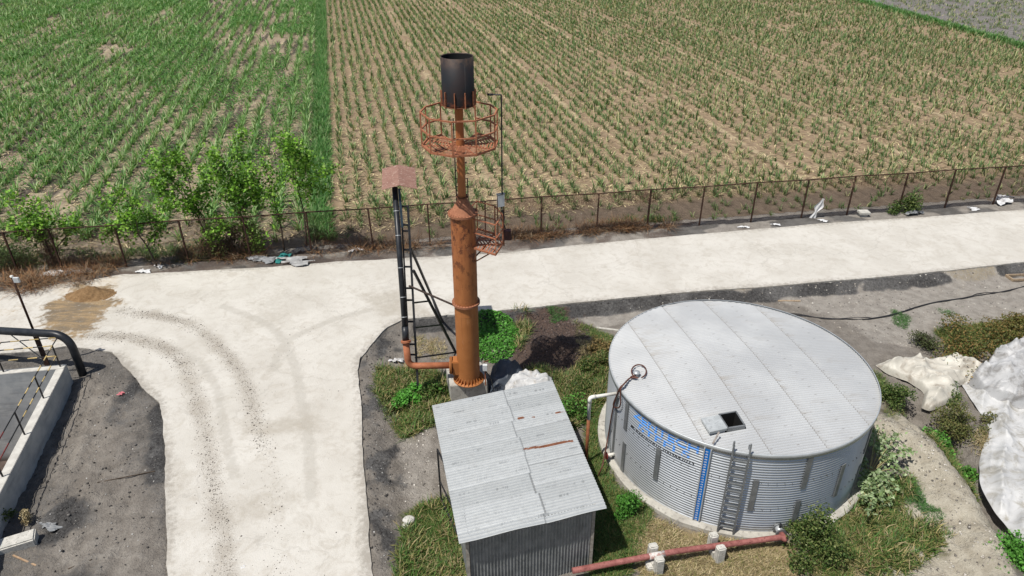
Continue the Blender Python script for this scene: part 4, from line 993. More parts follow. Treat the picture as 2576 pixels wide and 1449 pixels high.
    for s in (-1, 1):
        an = -105.2+s*2.95; a = math.radians(an); rad = np.array([math.cos(a), math.sin(a), 0]); tn = np.array([-math.sin(a), math.cos(a), 0])
        m = MB(); m.box(tp(an, 1.72, .17), (.09, .05, 3.08), rad, tn)
        m.bar(tp(an, 3.2, .17), tp(an, 3.72, .10), .035, .05); m.bar(tp(an, 3.45, .13), tp(an, 3.45, -.12), .03, .04); m.bar(tp(an, 3.36, -.12), tp(an, 3.5, -.12), .03, .04)
        for z in (.5, 1.6, 2.8): m.bar(tp(an, z, .14), tp(an, z, .01), .03, .05)
        m.build('ladder_stile', GALVD, TANK)
    for i in range(10):
        m = MB(); m.bar(tp(-105.2-2.9, .42+.295*i, .17), tp(-105.2+2.9, .42+.295*i, .17), .05, .045); m.build('ladder_rung', GALVD, TANK)
    # vent on the roof
    v = at(1601, 942, 3.46); m = MB(); m.lathe([(.08, 3.34), (.08, 3.5), (.11, 3.5), (.11, 3.56), (.02, 3.58), (.0, 3.58)], v[:2], 14); m.build('roof_vent', GALV, TANK)
    # lettering follows the corrugations
    def wrap(s, a0, a1, z0, h, mat, name, bold, lift=.006):
        v, f = text_mesh(s, 1., bold); v = np.array(v); w = v[:, 0].max()-v[:, 0].min(); hh = v[:, 1].max()-v[:, 1].min()
        arc = math.radians(a1-a0)*TR; me = bpy.data.meshes.new('t')
        me.from_pydata([((p[0]-v[:, 0].min())/w*arc, 0, (p[1]-v[:, 1].min())/hh*h+z0) for p in v], [], f)
        bm = bmesh.new(); bm.from_mesh(me)
        for z in np.arange(z0, z0+h, .0163): bmesh.ops.bisect_plane(bm, geom=bm.verts[:]+bm.edges[:]+bm.faces[:], plane_co=(0, 0, z), plane_no=(0, 0, 1))
        for b in bm.verts:
            an = math.radians(a0)+b.co.x/TR; r = TR+float(corr(b.co.z))+lift; z = b.co.z
            b.co = (TC[0]+r*math.cos(an)-TANK.location.x, TC[1]+r*math.sin(an)-TANK.location.y, z-TANK.location.z)
        bmesh.ops.recalc_face_normals(bm, faces=bm.faces); bm.to_mesh(me); bm.free(); me.name = name; link_mesh(name, me, mat, TANK)
    wrap('ZENTECH', -152.6, -120.4, 2.83, .28, SKYB, 'lettering', .012)
    wrap('STEELS', -149, -123.5, 2.50, .27, SKYB, 'lettering', .012)
    wrap('M-9000307610,7005682025', -153.6, -121.3, 2.31, .13, INK, 'lettering', .014)
def text_mesh(s, size, bold=.0):
    cu = bpy.data.curves.new('t', 'FONT'); cu.body = s; cu.size = size; cu.offset = bold; cu.resolution_u = 3
    o = bpy.data.objects.new('t', cu); COL.objects.link(o); bpy.context.view_layer.update()
    me = bpy.data.meshes.new_from_object(o.evaluated_get(bpy.context.evaluated_depsgraph_get()))
    v = [tuple(q.co) for q in me.vertices]; f = [tuple(p.vertices) for p in me.polygons]
    bpy.data.objects.remove(o); bpy.data.curves.remove(cu); bpy.data.meshes.remove(me); return v, f
tank()
rg = np.random.default_rng(4); m = MB(); aa = np.arange(120)*2*PI/120
r1 = 4.60+.10*np.array([float(fbm(np.array([2+3*math.cos(a)]), np.array([5+3*math.sin(a)]))[0])-.5 for a in aa])*2
vs = [(TC[0]+r*math.cos(a), TC[1]+r*math.sin(a), z) for r_, z in ((r1, -.35), (r1, .15), (r1-.05, .195), (0*r1+3.9, .195)) for r, a in zip(r_, aa)]
m.add(vs, [(i*120+j, i*120+(j+1) % 120, (i+1)*120+(j+1) % 120, (i+1)*120+j) for i in range(3) for j in range(120)])
tag(m.build('round_footing', CONC, origin=(TC[0], TC[1], 0)), 'round concrete footing under the corrugated tank', 'footing')

# white and brown feed pipe
e0 = tp(-167.2, 2.93, -.05); e1 = at(1484, 1000, 2.93); d = e1-e0; d /= np.linalg.norm(d)
PP = thing('feed_pipe', (e1[0], e1[1], 0.), 'white elbow pipe with a brown lower half feeding the tank', 'pipe')
m = MB(); m.tube(bend([e0, e1, [e1[0], e1[1], 2.02]], .1), .058, 14); WP = m.build('white_pipe', WHITEP, PP)
m = MB(); m.tube(bend([e1-d*.2, e1, [e1[0], e1[1], 2.73]], .1), .068, 14); m.build('elbow', WHITEP, WP)
m = MB(); m.tube([(e1[0], e1[1], 2.03), (e1[0], e1[1], -.1)], .056, 14); m.build('brown_pipe', BROWNP, PP)
# brown hose from the roof vent down the side
def zc(x, y): return (1469.7+x*.441, 734.9+y*.441)
def cylp(px, py, r=.1):
    v = ray(px, py); RR = TR+r; b = 2*(v[0]*-TC[0]+v[1]*-TC[1]); a = v[0]**2+v[1]**2; c = TC[0]**2+TC[1]**2-RR*RR
    return CAMP+v*((-b-math.sqrt(max(b*b-4*a*c, 0)))/(2*a))
m = MB()
loop = [at(*zc(300+42*math.cos(t)+12, 452+38*math.sin(t)), 3.5) for t in np.linspace(1.2, -4.6, 12)]
down = [at(*zc(*q), 3.46) for q in ((262, 490), (225, 525))]+[at(*zc(205, 545), 3.42)]+[cylp(*zc(*q), .12) for q in ((185, 590), (165, 660), (150, 740), (135, 830))]
down += [at(*zc(105, 985), .55), at(*zc(78, 1050), .1)]
m.tube(smooth_curve(loop+down, 6), .024, 8)
m.tube(smooth_curve([at(*zc(*q), 3.48) for q in ((300, 470), (255, 495), (215, 540))]+[cylp(*zc(*q), .1) for q in ((180, 600), (166, 640), (175, 657), (198, 658), (208, 630), (206, 580))]+[at(*zc(215, 540), 3.44), at(*zc(270, 480), 3.48)], 6), .022, 8)
tag(m.build('hose', HOSE, origin=tuple(loop[0])), 'brown hose looped over the tank roof and hanging down its side', 'hose')
# left drain stub on the tank
m = MB(); c = tp(-165, .42, 0); o_ = tp(-165, .42, .28); DR = thing('drain_valve', tuple(o_), 'short white drain stub with a rusty flange low on the tank side', 'valve')
MB().tube([c, o_], .06, 12).build('stub', WHITEP, DR); MB().tube([o_, tp(-165, .42, .33)], .14, 16).build('flange', REDB, DR)

# red outlet pipe, its valve and saddles
pe = at(1962, 1350, .42); p0 = at(1440, 1436, .45); v1 = tp(-85.0, .42, .16)
RP = thing('outlet_pipe', tuple(pe), 'faded red pipe running from the tank valve to the shed', 'pipe')
m = MB(); m.tube(bend([p0, at(1700, 1387, .45), pe+np.array([.05, -.02, 0]), tp(-84.6, .42, .55), tp(-85., .42, .30)], .22, 8), .088, 16); m.build('pipe', REDP, RP)
m = MB(); q = at(1652, 1396.5, .45); d = at(1700, 1387, .45)-p0; d /= np.linalg.norm(d); m.tube([q-d*.24, q+d*.24], .094, 16); m.build('pale_patch', mottled('worn_white', (.6, .58, .55), (.42, .25, .22), 9., .8, a=.45, b=.6), RP)
VT = thing('valve', tuple(v1), 'grey flanged valve on the tank outlet, at the end of the red pipe', 'valve')
m = MB(); u = (tp(-85, .42, 1)-tp(-85, .42, 0)); m.tube([tp(-85, .42, 0), tp(-85, .42, .3)], .11, 14); m.build('body', GALV, VT)
for r_ in (.06, .28): MB().tube([tp(-85, .42, r_), tp(-85, .42, r_+.035)], .17, 18).build('flange', GALVD, VT)
MB().tube([tp(-85, .5, .17), tp(-85, .68, .17)], .035, 8).build('spindle', BLACK, VT)
for (px, py, lab) in ((1650, 1399, 'pale concrete pipe saddle under the white patch of the red pipe'), (1803, 1371, 'pale concrete pipe saddle nearest the tank valve')):
    q = at(px, py, .45); n_ = np.array([d[1], -d[0], 0]); root = thing('pipe_saddle', (q[0], q[1], 0), lab, 'pipe saddle', 'concrete saddles carrying the red pipe')
    for s in (-1, 1):
        m = MB(); m.box(q+n_*s*.24+np.array([0, 0, -.20]), (.27, .22, .80), d*np.array([1, 1, 0]), n_); m.build('cheek_block', CONCP, root, bevel=.035)
    m = MB(); m.box(q+np.array([0, 0, -.38]), (.30, .27, .44), d*np.array([1, 1, 0]), n_); m.build('seat_block', CONCP, root, bevel=.01)
m = MB(); q = at(1640, 1425, .1); m.box(q+np.array([0, 0, .02]), (.35, .3, .22), d, (-d[1], d[0], 0)); tag(m.build('stone_block', CONCP, origin=tuple(q), bevel=.03), 'low pale stone block at the foot of the patched saddle', 'stone block')

# ------------------------------------------------------------------ flare stack
SX, SY, SZ = -1.70, 22.18, .88
ST = thing('flare_stack', (SX, SY, SZ), 'tall rust orange flare stack with a round railed platform and a black burner', 'flare stack')
ST.rotation_euler = (0, .0062, 0)
C0 = (SX, SY)
def sp(ang, r, z): a = math.radians(ang); return np.array([SX+r*math.cos(a), SY+r*math.sin(a), z])
def bld(m, n, mat, p=None, **k): return m.build(n, mat, p or ST, **k)
bld(MB().lathe([(0, SZ), (.60, SZ), (.60, SZ+.03), (.44, SZ+.03)], C0, 36), 'base_plate', STACK)
for i in range(24):
    a = math.radians(i*15); u = np.array([math.cos(a), math.sin(a), 0]); t = np.array([-u[1], u[0], 0])*.008; b = np.array([SX, SY, SZ+.03])
    P = [b+u*.425, b+u*.6, b+u*.425+[0, 0, .20]]
    MB().add([p-t for p in P]+[p+t for p in P], [(0, 1, 2), (5, 4, 3), (0, 3, 4, 1), (1, 4, 5, 2), (2, 5, 3, 0)]).build('gusset', STACK, ST)
bld(MB().lathe([(.43, SZ+.03), (.43, 4.30)], C0, 64), 'lower_shell', STACK)
bld(MB().lathe([(.43, 4.38), (.43, 7.82)], C0, 64), 'upper_shell', STACK)
for z in (2.35, 3.9, 5.45, 6.65): bld(MB().lathe([(.432, z-.01), (.437, z), (.432, z+.01)], C0, 64), 'weld_seam', STACK)
def flange(z, r=.51):
    fl = bld(MB().lathe([(.43, z), (r, z), (r, z+.035), (.43, z+.035)], C0, 64, smooth=False), 'flange', CONE)
    bld(MB().lathe([(.43, z+.043), (r, z+.043), (r, z+.08), (.43, z+.08)], C0, 64, smooth=False), 'flange', CONE)
    m = MB()
    for i in range(28): q = sp(i*360/28, (.43+r)/2+.005, z); m.tube([q+[0, 0, .07], q+[0, 0, .105]], .013, 6)
    m.build('bolts', RUSTY, fl)
flange(4.30); flange(7.80)
bld(MB().lathe([(.43, 7.882), (.40, 7.92), (.16, 8.36), (.15, 8.40)], C0, 48), 'cone', CONE)
bld(MB().lathe([(.135, 8.38), (.135, 11.60)], C0, 32), 'riser_pipe', STACK)
bld(MB().lathe([(.14, 8.42), (.20, 8.42), (.20, 8.455), (.14, 8.455)], C0, 24, False), 'collar', RUSTY)
# round platform: a decagon open at the back
PZ, PR_, N = 10.26, 1.22, 10
a0 = 108.; angs = [a0+36*i*290/288 for i in range(9)]; angs = [124, 156, 186, 225, 263, 298, 338, 370, 397, 428]
def ring(r, z): return [sp(a, r, z) for a in angs]
o_ = ring(PR_, PZ)
dk = MB()
for i in range(9):
    for rr in np.arange(.30, 1.19, .105):
        p, q = sp(angs[i], rr, PZ), sp(angs[i+1], rr, PZ); u = (q-p)/np.linalg.norm(q-p); p = p+u*.02; q = q-u*.02
        if R.random() > .03: dk.bar(p, q, .05, .008)
    
for a in angs: dk.bar(sp(a, .14, PZ-.03), sp(a, PR_, PZ-.03), .04, .045)
DK = bld(dk, 'platform_deck', RAILR)
m = MB()
for i in range(9): m.bar(o_[i], o_[i+1], .04, .07)
m.build('edge_angle', RAILR, DK)
m = MB(); m.add([sp(318, .5, PZ+.012), sp(318, 1.1, PZ+.012), sp(290, 1.1, PZ+.012), sp(290, .5, PZ+.012)], [(0, 1, 2, 3)])
m = MB(); aa = [sp(a, r, PZ+.01) for a, r in ((212, .62), (218, 1.08), (236, 1.06), (236, .62))]; m.add(aa+[p+np.array([0, 0, .012]) for p in aa], [(0, 1, 2, 3), (7, 6, 5, 4), (0, 4, 5, 1), (1, 5, 6, 2), (2, 6, 7, 3), (3, 7, 4, 0)]); m.build('checker_plate', RUSTY, DK)
for a in angs[::1]: MB().bar(sp(a, PR_, PZ-.02), sp(a, PR_, PZ+1.07), .045).build('rail_post', RAILR, ST)
for z, n_ in ((1.07, 'top_rail'), (.53, 'mid_rail')):
    m = MB(); q = ring(PR_, PZ+z)
    for i in range(9): m.bar(q[i], q[i+1], .045)
    bld(m, n_, RAILR)
for a in range(0, 360, 45): MB().bar(sp(a+10, .14, PZ-.42), sp(a+10, .38, PZ-.06), .03).build('bracket', RUSTY, ST)
# burner
m = MB(); m.lathe([(.13, 11.56), (.50, 11.56), (.505, 11.60), (.505, 13.02), (.485, 13.02), (.485, 11.62), (.13, 11.62)], C0, 56); BU = bld(m, 'burner', BURN)
MB().lathe([(.483, 13.0), (.483, 11.63), (0, 11.63)], C0, 56).build('burner_lining', DARKIN, BU)
for i in range(10):
    a = math.radians(i*36+9); u = np.array([math.cos(a), math.sin(a), 0]); t = np.array([-u[1], u[0], 0])
    MB().box(np.array([SX, SY, 11.76])+u*.53, (.06, .022, .50), u, t).build('rib', RAILR, BU)
bld(MB().lathe([(.13, 11.50), (.52, 11.53), (.52, 11.557), (.13, 11.557)], C0, 40), 'burner_floor', RUSTY)
# access ladder behind the riser
for s in (-1, 1):
    MB().bar(sp(90, .0, 0)+np.array([s*.20-.02, .36, 8.0]), sp(90, 0, 0)+np.array([s*.20-.02, .36, 11.0 if s < 0 else 8.95]), .035).build('ladder_stile', BLACK, ST)
for i in range(9): q = np.array([SX-.02, SY+.36, 8.1+.28*i]); MB().bar(q-[.2, 0, 0], q+[.2, 0, 0], .022).build('ladder_rung', BLACK, ST)
# side platform
SDZ, SR = 6.66, 1.36
sa = [-34, 2, 38, 72]
m = MB()
for i in range(3):
    for rr in np.arange(.52, 1.28, .11):
        p, q = sp(sa[i], rr, SDZ), sp(sa[i+1], rr, SDZ); u = (q-p)/np.linalg.norm(q-p); m.bar(p+u*.02, q-u*.02, .055, .008)
for a in sa: m.bar(sp(a, .42, SDZ-.03), sp(a, SR, SDZ-.03), .05, .06)
for i in range(3): m.bar(sp(sa[i], SR, SDZ), sp(sa[i+1], SR, SDZ), .04, .07)
bld(m, 'side_deck', RAILR)
for a in sa: MB().bar(sp(a, SR, SDZ), sp(a, SR, SDZ+1.08), .04).build('side_rail_post', RAILR, ST)
MB().bar(sp(72, .9, SDZ), sp(72, .9, SDZ+1.08), .04).build('side_rail_post', RUSTY, ST)
for z in (.56, 1.08):
    m = MB()
    for i in range(3): m.bar(sp(sa[i], SR, SDZ+z), sp(sa[i+1], SR, SDZ+z), .035)
    m.bar(sp(-34, .43, SDZ+z), sp(-34, SR, SDZ+z), .035); m.bar(sp(72, .43, SDZ+z), sp(72, SR, SDZ+z), .035)
    bld(m, 'side_rail', RAILR)
for a in (-20, 30, 60): MB().bar(sp(a, .42, SDZ-.6), sp(a, 1.15, SDZ-.05), .04).build('side_bracket', RUSTY, ST)
PTOP = hz(238, sp(12, 1.32, 0)[0]+.05, sp(12, 1.32, 0)[1])
# pilot line from the white box to the burner
bx = sp(12, 1.32, SDZ+1.52)
m = MB(); m.tube(bend([bx+[.05, 0, .2], (bx[0]+.05, bx[1], PTOP), (bx[0]-.40, bx[1]+.05, PTOP)], .03, 3), .024, 8); m.tube([(bx[0]-.22, bx[1]+.04, PTOP), (bx[0]-.40, bx[1]+.05, PTOP)], .038, 8); bld(m, 'pilot_pipe', BLACK)
m = MB(); m.box(bx, (.09, .25, .42), (.5, -.87, 0), (.87, .5, 0)); CB = bld(m, 'control_box', BOXG)
m = MB(); m.box(bx+np.array([0, .02, .235]), (.14, .29, .03), (.5, -.87, 0), (.87, .5, 0)); m.build('box_hood', GALVD, CB)
m = MB()
for s in (-.12, .12): m.bar(bx+np.array([s*.87, s*.5, -1.75]), bx+np.array([s*.87, s*.5, .2]), .04)
m.build('box_legs', RUSTY, CB)
m = MB(); m.tube(smooth_curve([bx+[0, 0, -.2], bx+[.12, -.05, -.6], bx+[.05, .02, -1.0], bx+[.12, -.08, -1.4], bx+[-.05, .05, -1.75]], 6), .022, 6); m.tube(smooth_curve([bx+[.05, 0, -.2], bx+[.02, .05, -.7], bx+[.16, 0, -1.1], bx+[.02, -.05, -1.7]], 6), .018, 6); m.build('box_cables', BLACK, CB)
q = sp(6, 1.50, SDZ+.30); m = MB(); m.box(q, (.30, .24, .34)); bld(m, 'red_box', MAROON)
# gas inlet
NZ = 1.52
m = MB(); m.box((SX-.40, SY-.02, NZ-.02), (.42, .46, .62)); NOZ = bld(m, 'inlet_duct', STACK, bevel=.03)
m = MB()
for x_ in (-.62, -.665): m.tube([(SX+x_, SY-.02, NZ), (SX+x_-.035, SY-.02, NZ)], .34, 28)
m.build('inlet_flange', STACK, NOZ)
m = MB()
for i in range(16): a = i*PI/8; m.tube([(SX-.73, SY-.02+.30*math.cos(a), NZ+.30*math.sin(a)), (SX-.59, SY-.02+.30*math.cos(a), NZ+.30*math.sin(a))], .014, 6)
m.build('bolts', RUSTY, NOZ)
# concrete footing
ft = [at(1132.8, 971.5, SZ), at(1226.3, 959.2, SZ)]; e = ft[1]-ft[0]; L = np.linalg.norm(e); e /= L; n_ = np.array([-e[1], e[0], 0])
cf = (ft[0]+ft[1])/2+n_*.72
m = MB(); m.box((cf[0], cf[1], SZ/2-.15), (L, 1.44, SZ+.29), e, n_)
tag(m.build('concrete_footing', CONC, origin=(cf[0], cf[1], 0), bevel=.02), 'square concrete block under the orange stack', 'footing')
# junction box on its post
jb = np.array([SX+.66, SY-.42, SZ]); JB = thing('junction_box', tuple(jb), 'small grey junction box on an orange post at the stack foot', 'junction box')
MB().bar(jb, jb+[0, 0, .95], .045).build('post', RAILR, JB); MB().box(jb+np.array([0, -.05, .85]), (.17, .12, .26)).build('box', BOXG, JB, bevel=.008)
m = MB(); m.bar(jb+[-.05, 0, 1.05], jb+[.16, .05, 1.12], .03); m.build('bracket', RUSTY, JB)
m = MB(); m.tube(smooth_curve([jb+[.02, -.05, .72], jb+[.06, -.1, .3], jb+[.1, -.2, .0], jb+[.08, -.32, -.35], jb+[-.02, -.33, -.5], jb+[.0, -.33, -.25]], 6), .016, 6); m.tube(smooth_curve([jb+[.0, -.05, .72], jb+[.2, .0, .3], jb+[.3, 0, -.3], jb+[.35, 0, -.85]], 6), .02, 6); m.build('cable', BLACK, JB)

# ------------------------------------------------------------------ gas feed: orange elbow and black riser with canopy
RX, RY = -3.96, SY-.05
GP = thing('gas_pipe', (RX, RY, NZ), 'black riser pipe with an orange elbow joining the stack', 'pipe')
m = MB(); m.tube(bend([(SX-.70, SY-.02, NZ), (RX-.03, RY, NZ), (RX-.04, RY, 2.62)], .34, 10), .128, 20); m.build('orange_elbow', ORANGE2, GP)
def lean(px, py, dy=0.):
    """point on the plane of the ladder frame, which leans back over the yard"""
    v = ray(px, py); t = (SY+dy+.36*(HC-1.5))/(v[1]-.36*v[2]); return CAMP+v*t
rb = np.array([RX-.04, RY, 2.62]); rt = lean(993, 470, -.05); ru = (rt-rb)/np.linalg.norm(rt-rb)
m = MB(); m.tube([rb-ru*.02, rb+ru*.02], .19, 20); m.tube([rb+ru*.03, rb+ru*.07], .19, 20); m.build('flange', ORANGE2, GP)
m = MB(); m.tube([rb+ru*.07, rt], .105, 18); m.build('riser', BLACKS, GP)
m = MB(); m.tube([rb+ru*.07, rb+ru*.6], .125, 18); m.build('sleeve', BLACKS, GP)
for z in (.95, 1.7, 2.8, 4.0, 4.9): m = MB(); m.tube([rb+ru*z, rb+ru*(z+.024)], .112, 18); m.build('pipe_strap', GALV, GP)
FRM = thing('pipe_support', (-3.6, SY, .1), 'black welded ladder frame with raking legs holding the riser pipe', 'frame')
def sxl(y): return np.interp(y, [500, 580, 740, 900], [1008, 1013, 1022, 1030])
def sxr(y): return np.interp(y, [516, 543, 913], [1026, 1029, 1048])
b0 = lean(1048, 913); g0 = np.array([b0[0], b0[1]-.3, -.05])
MB().bar(lean(sxl(905), 905), lean(sxl(505), 505), .055).build('stile', BLACK, FRM)
MB().bar(b0+(b0-lean(1026, 516))/8*1.2, lean(1026, 516), .08).build('stile', BLACK, FRM)
for y in (519, 566, 581, 628, 671, 725, 755, 809, 866, 892): MB().bar(lean(sxl(y), y), lean(sxr(y), y), .05, .06).build('rung', BLACK, FRM)
MB().bar(lean(1004, 474, -.1), lean(1012, 572, -.1), .09, .06).build('canopy_post', mottled('blue_black_paint', (.02, .035, .05), (.035, .055, .075), 6., .45), FRM)
fA, fB = np.array([-3.15, 27.4, .1]), np.array([-2.45, 25.2, .0])
tA, tB = lean(1034, 626, .03), lean(1040, 680, .0)
MB().bar(tA, fA, .08).build('raking_leg', BLACK, FRM); MB().bar(tB, fB, .085).build('raking_leg', BLACK, FRM)
for ya, yb in ((762, 757), (824, 817), (900, 886)):
    p = lean(sxr(ya)-2, ya); v = min(np.linspace(0, 1, 400), key=lambda t: abs(pj(tB+(fB-tB)*t)[1]-yb)); MB().bar(p, tB+(fB-tB)*v, .055).build('brace', BLACK, FRM)
q1 = tA+(fA-tA)*.55; q2 = tB+(fB-tB)*.62; MB().bar(q1, q2, .05).build('brace', BLACK, FRM)
MB().bar(lean(1029, 719, -.12), (SX-.40, SY-.18, hz(768, SX-.4, SY-.18)), .06, .05).build('tie_bar', mottled('dark_brown_steel', (.04, .03, .025), (.08, .055, .045), 8.), FRM)
cz = 7.98; fl, fr_ = at(960.6, 477.8, cz), at(1048.8, 475.5, cz); bl, br_ = at(961, 424.5, cz), at(1044, 422, cz)
fm = at(1004, 471, cz+.0); bm_ = at(1001.8, 416.4, cz); fm = np.array([(fl[0]+fr_[0])/2, fl[1]+.02, cz+.17]); bm_ = np.array([(bl[0]+br_[0])/2, bl[1]-.02, cz+.17])
CN = thing('canopy', tuple((fl+br_)/2), 'small brownish pink sheet roof on top of the black riser', 'canopy')
P = [fl, fm, fr_, bl, bm_, br_]; P2 = [p-np.array([0, 0, .012]) for p in P]
MB().add(P+P2, [(0, 1, 4, 3), (1, 2, 5, 4), (9, 10, 7, 6), (10, 11, 8, 7), (0, 6, 7, 1), (1, 7, 8, 2), (3, 4, 10, 9), (4, 5, 11, 10), (0, 3, 9, 6), (2, 8, 11, 5)]).build('roof_sheet', CANOPY, CN)
MB().bar(fm+[0, .1, -.05], bm_+[0, -.1, -.05], .04).build('ridge_bar', BLACK, CN)

# ------------------------------------------------------------------ shed
def shed():
    ZL, ZRr = 2.78, 2.52
    BL, BR = at(1087, 1021, ZL), at(1390, 957, ZRr); FL, FR = at(1155, 1367, ZL), at(1527, 1277, ZRr)
    SH = thing('shed', ((BL[0]+FR[0])/2, (BL[1]+FR[1])/2, 0), 'small shed of corrugated zinc sheets with a rust streaked flat roof', 'shed')
    na, nb = 150, 470; a = np.linspace(0, 1, na); b = np.linspace(0, 1, nb); A, B = np.meshgrid(a, b)
    P = BL*((1-A)*(1-B))[..., None]+BR*(A*(1-B))[..., None]+FL*((1-A)*B)[..., None]+FR*(A*B)[..., None]
    la = 4.2; lb = 5.75; am = A*la; bmm = B*lb
    pitch = .105; row = np.floor(bmm/.78).astype(int); colm = (am > 2.42+.05*np.sin(row*2.3)).astype(int)
    row2 = np.floor((bmm+.3*colm)/.78).astype(int); inr = ((bmm+.3*colm)/.78) % 1
    P[..., 2] += .024*np.cos(2*PI*bmm/pitch)-.010*colm+.006*(inr > .93)+.03*(fbm(am*.8, bmm*.8)-.5)
    P[..., 2] -= .03*ss(5.45, 5.75, bmm)*(.5+.5*np.sin(am*3.1))
    br = np.random.default_rng(21).uniform(0, 1, (20, 2)); bri = br[row2 % 20, colm]
    bri = .42+bri*.38+.25*((inr > .86)*1.)
    # rust: a long streak, a patch and an edge stain
    def fr(px): q = at(px[0], px[1], 2.65); M_ = np.array([[BR[0]-BL[0], FL[0]-BL[0]], [BR[1]-BL[1], FL[1]-BL[1]]]); s = np.linalg.solve(M_, (q-BL)[:2]); return s[0]*la, s[1]*lb
    rust = np.zeros_like(A)
    for p, q, wd_ in (((1320, 1124), (1440, 1095), .045), ((1400, 1028), (1424, 1023), .03), ((1306, 1047), (1316, 1046), .05), ((1340, 1043), (1345, 1042), .02)):
        (a0, b0), (a1, b1) = fr(p), fr(q); t = np.clip((am-a0)/(a1-a0+1e-9), 0, 1); dd = np.abs(bmm-(b0+(b1-b0)*t)); da = np.maximum(np.maximum(a0-am, am-a1), 0)
        rust = np.maximum(rust, (np.hypot(dd, da)+(fbm(am*7, bmm*14)-.5)*.05 < wd_)*1.)
    # grey maker's stamps, too worn to read
    st = np.zeros_like(A); rs = np.random.default_rng(8)
    for j in range(13):
        for i in range(4):
            a0 = .25+i*1.05+(j % 3)*.36+rs.normal(0, .1); b0 = .2+j*.435+rs.normal(0, .07)
            if a0 > la-.4: continue
            u = (am-a0)/.34; v = (bmm-b0-.0*u)/.10; bits = rs.random(12) > .35; k_ = np.clip((u*12).astype(int), 0, 11); hgt = rs.uniform(.35, 1, 12)
            st = np.maximum(st, ((u > 0) & (u < 1) & (v > 0) & (v < hgt[k_]) & bits[k_])*rs.uniform(.2, .62))
    seam = ((np.abs(am-(2.42+.05*np.sin(row*2.3))) < .02) | ((inr > .99) & (colm == 1)))*1.
    k = NB('zinc_roof_sheet'); c_ = k.sep(k.attr('m1').outputs['Color']); sm = k.sep(k.attr('m2').outputs['Color'])[0]
    n = k.noise(7, 6, .7); n2 = k.noise(45, 3); n3 = k.noise(1.2, 5)
    c = k.mix(c_[2], (.36, .375, .37), (.56, .575, .57)); c = k.mix(k.ramp(n, .4, .75, 0, .35), c, (.30, .31, .305))
    c = k.mix(k.ramp(n2, .55, .75, 0, .3), c, (.62, .63, .62)); c = k.mix(k.ramp(n3, .5, .75, 0, .3), c, (.42, .42, .40))
    c = k.mix(k.math('MULTIPLY', c_[0], .7), c, (.09, .095, .10)); c = k.mix(k.math('MULTIPLY', sm, .6), c, (.16, .16, .155))
    c = k.mix(c_[1], c, k.mix(k.ramp(n, .35, .65), (.17, .06, .03), (.30, .13, .07)))
    k.col(c); k.set(rough=.48, metal=.25, spec=.45); k.bump(n2, .004, .3)
    i = np.arange(na*nb).reshape(nb, na); Fq = np.stack([i[:-1, :-1], i[:-1, 1:], i[1:, 1:], i[1:, :-1]], -1).reshape(-1, 4)[:, ::-1]
    npmesh('roof', P.reshape(-1, 3), Fq, k.m, SH, smooth=True, attrs={'m1': np.stack([st.ravel(), rust.ravel(), bri.ravel()], 1), 'm2': np.stack([seam.ravel()]*3, 1)})
    ea = (FR-FL)*np.array([1, 1, 0]); ea /= np.linalg.norm(ea); eb = (FL-BL)*np.array([1, 1, 0]); eb /= np.linalg.norm(eb)
    wc = [FL+ea*.30-eb*.20, FR-ea*.36-eb*.22, BR-ea*.30+eb*.25, BL+ea*.30+eb*.25]
    k = NB('dull_zinc_wall'); n = k.noise(3, 6, .7); n2 = k.noise(11, 5, .7)
    c = k.mix(k.ramp(n, .35, .65), (.20, .21, .21), (.30, .31, .31)); c = k.mix(k.ramp(n2, .54, .72, 0, .6), c, (.07, .07, .07)); k.col(c); k.set(rough=.5, metal=.3); WM = k.m
    def wall(p, q, z0, zp, zq):
        p = p[:2]; q = q[:2]; L = np.linalg.norm(q-p); u = (q-p)/L; nn = np.array([u[1], -u[0]]); t = np.arange(0, L, .0127)
        off = .021*np.cos(2*PI*t/.096); X = p[None]+u*t[:, None]+nn*off[:, None]; zt = zp+(zq-zp)*t/L; n_ = len(t); V = []
        for f in (0., .25, .5, .75, 1.): V.append(np.c_[X+nn*(.012*(fbm(t*1.5+f*9, t*0+f*3)-.5))[:, None], z0+(zt-z0)*f])
        V = np.concatenate(V); i = np.arange(5*n_).reshape(5, n_); Fq = np.stack([i[:-1, :-1], i[:-1, 1:], i[1:, 1:], i[1:, :-1]], -1).reshape(-1, 4)
        npmesh('wall', V, Fq, WM, SH, smooth=True)
    zf_ = lambda p: BL[2]+(BR[2]-BL[2])*((p-BL)[:2]@ea[:2])/la-.05
    for p, q in zip(wc, wc[1:]+wc[:1]): wall(p, q, -.05, zf_(p), zf_(q))
    for p, dx in ((wc[0], -ea*.06-eb*.0), (wc[1], ea*.05), (wc[2], ea*.05), (wc[3], -ea*.06)):
        q = p+dx; MB().bar((q[0], q[1], -.1), (q[0], q[1], zf_(p)-.02), .09).build('corner_post', mottled('grey_timber', (.22, .2, .17), (.34, .31, .27), 9.), SH)
    # steel door frame standing open on the left side
    d0 = wc[3]*.45+wc[0]*.55-ea*.06; d1 = at(1110, 1256, .2); d1 = np.array([d1[0], d1[1], 0]); m = MB()
    zt = hz(1130, d1[0], d1[1])
    m.bar((d1[0], d1[1], .15), (d1[0], d1[1], zt), .05); m.bar((d0[0], d0[1], .18), (d1[0], d1[1], .18), .05); m.bar((d0[0], d0[1], zt-.02), (d1[0], d1[1], zt-.02), .05); m.bar((d0[0], d0[1], .2), (d0[0], d0[1], zt), .05); m.bar((d0[0], d0[1], 1.0), (d1[0], d1[1], 1.0), .04)
    m.build('door_frame', BLACK, SH)
shed()

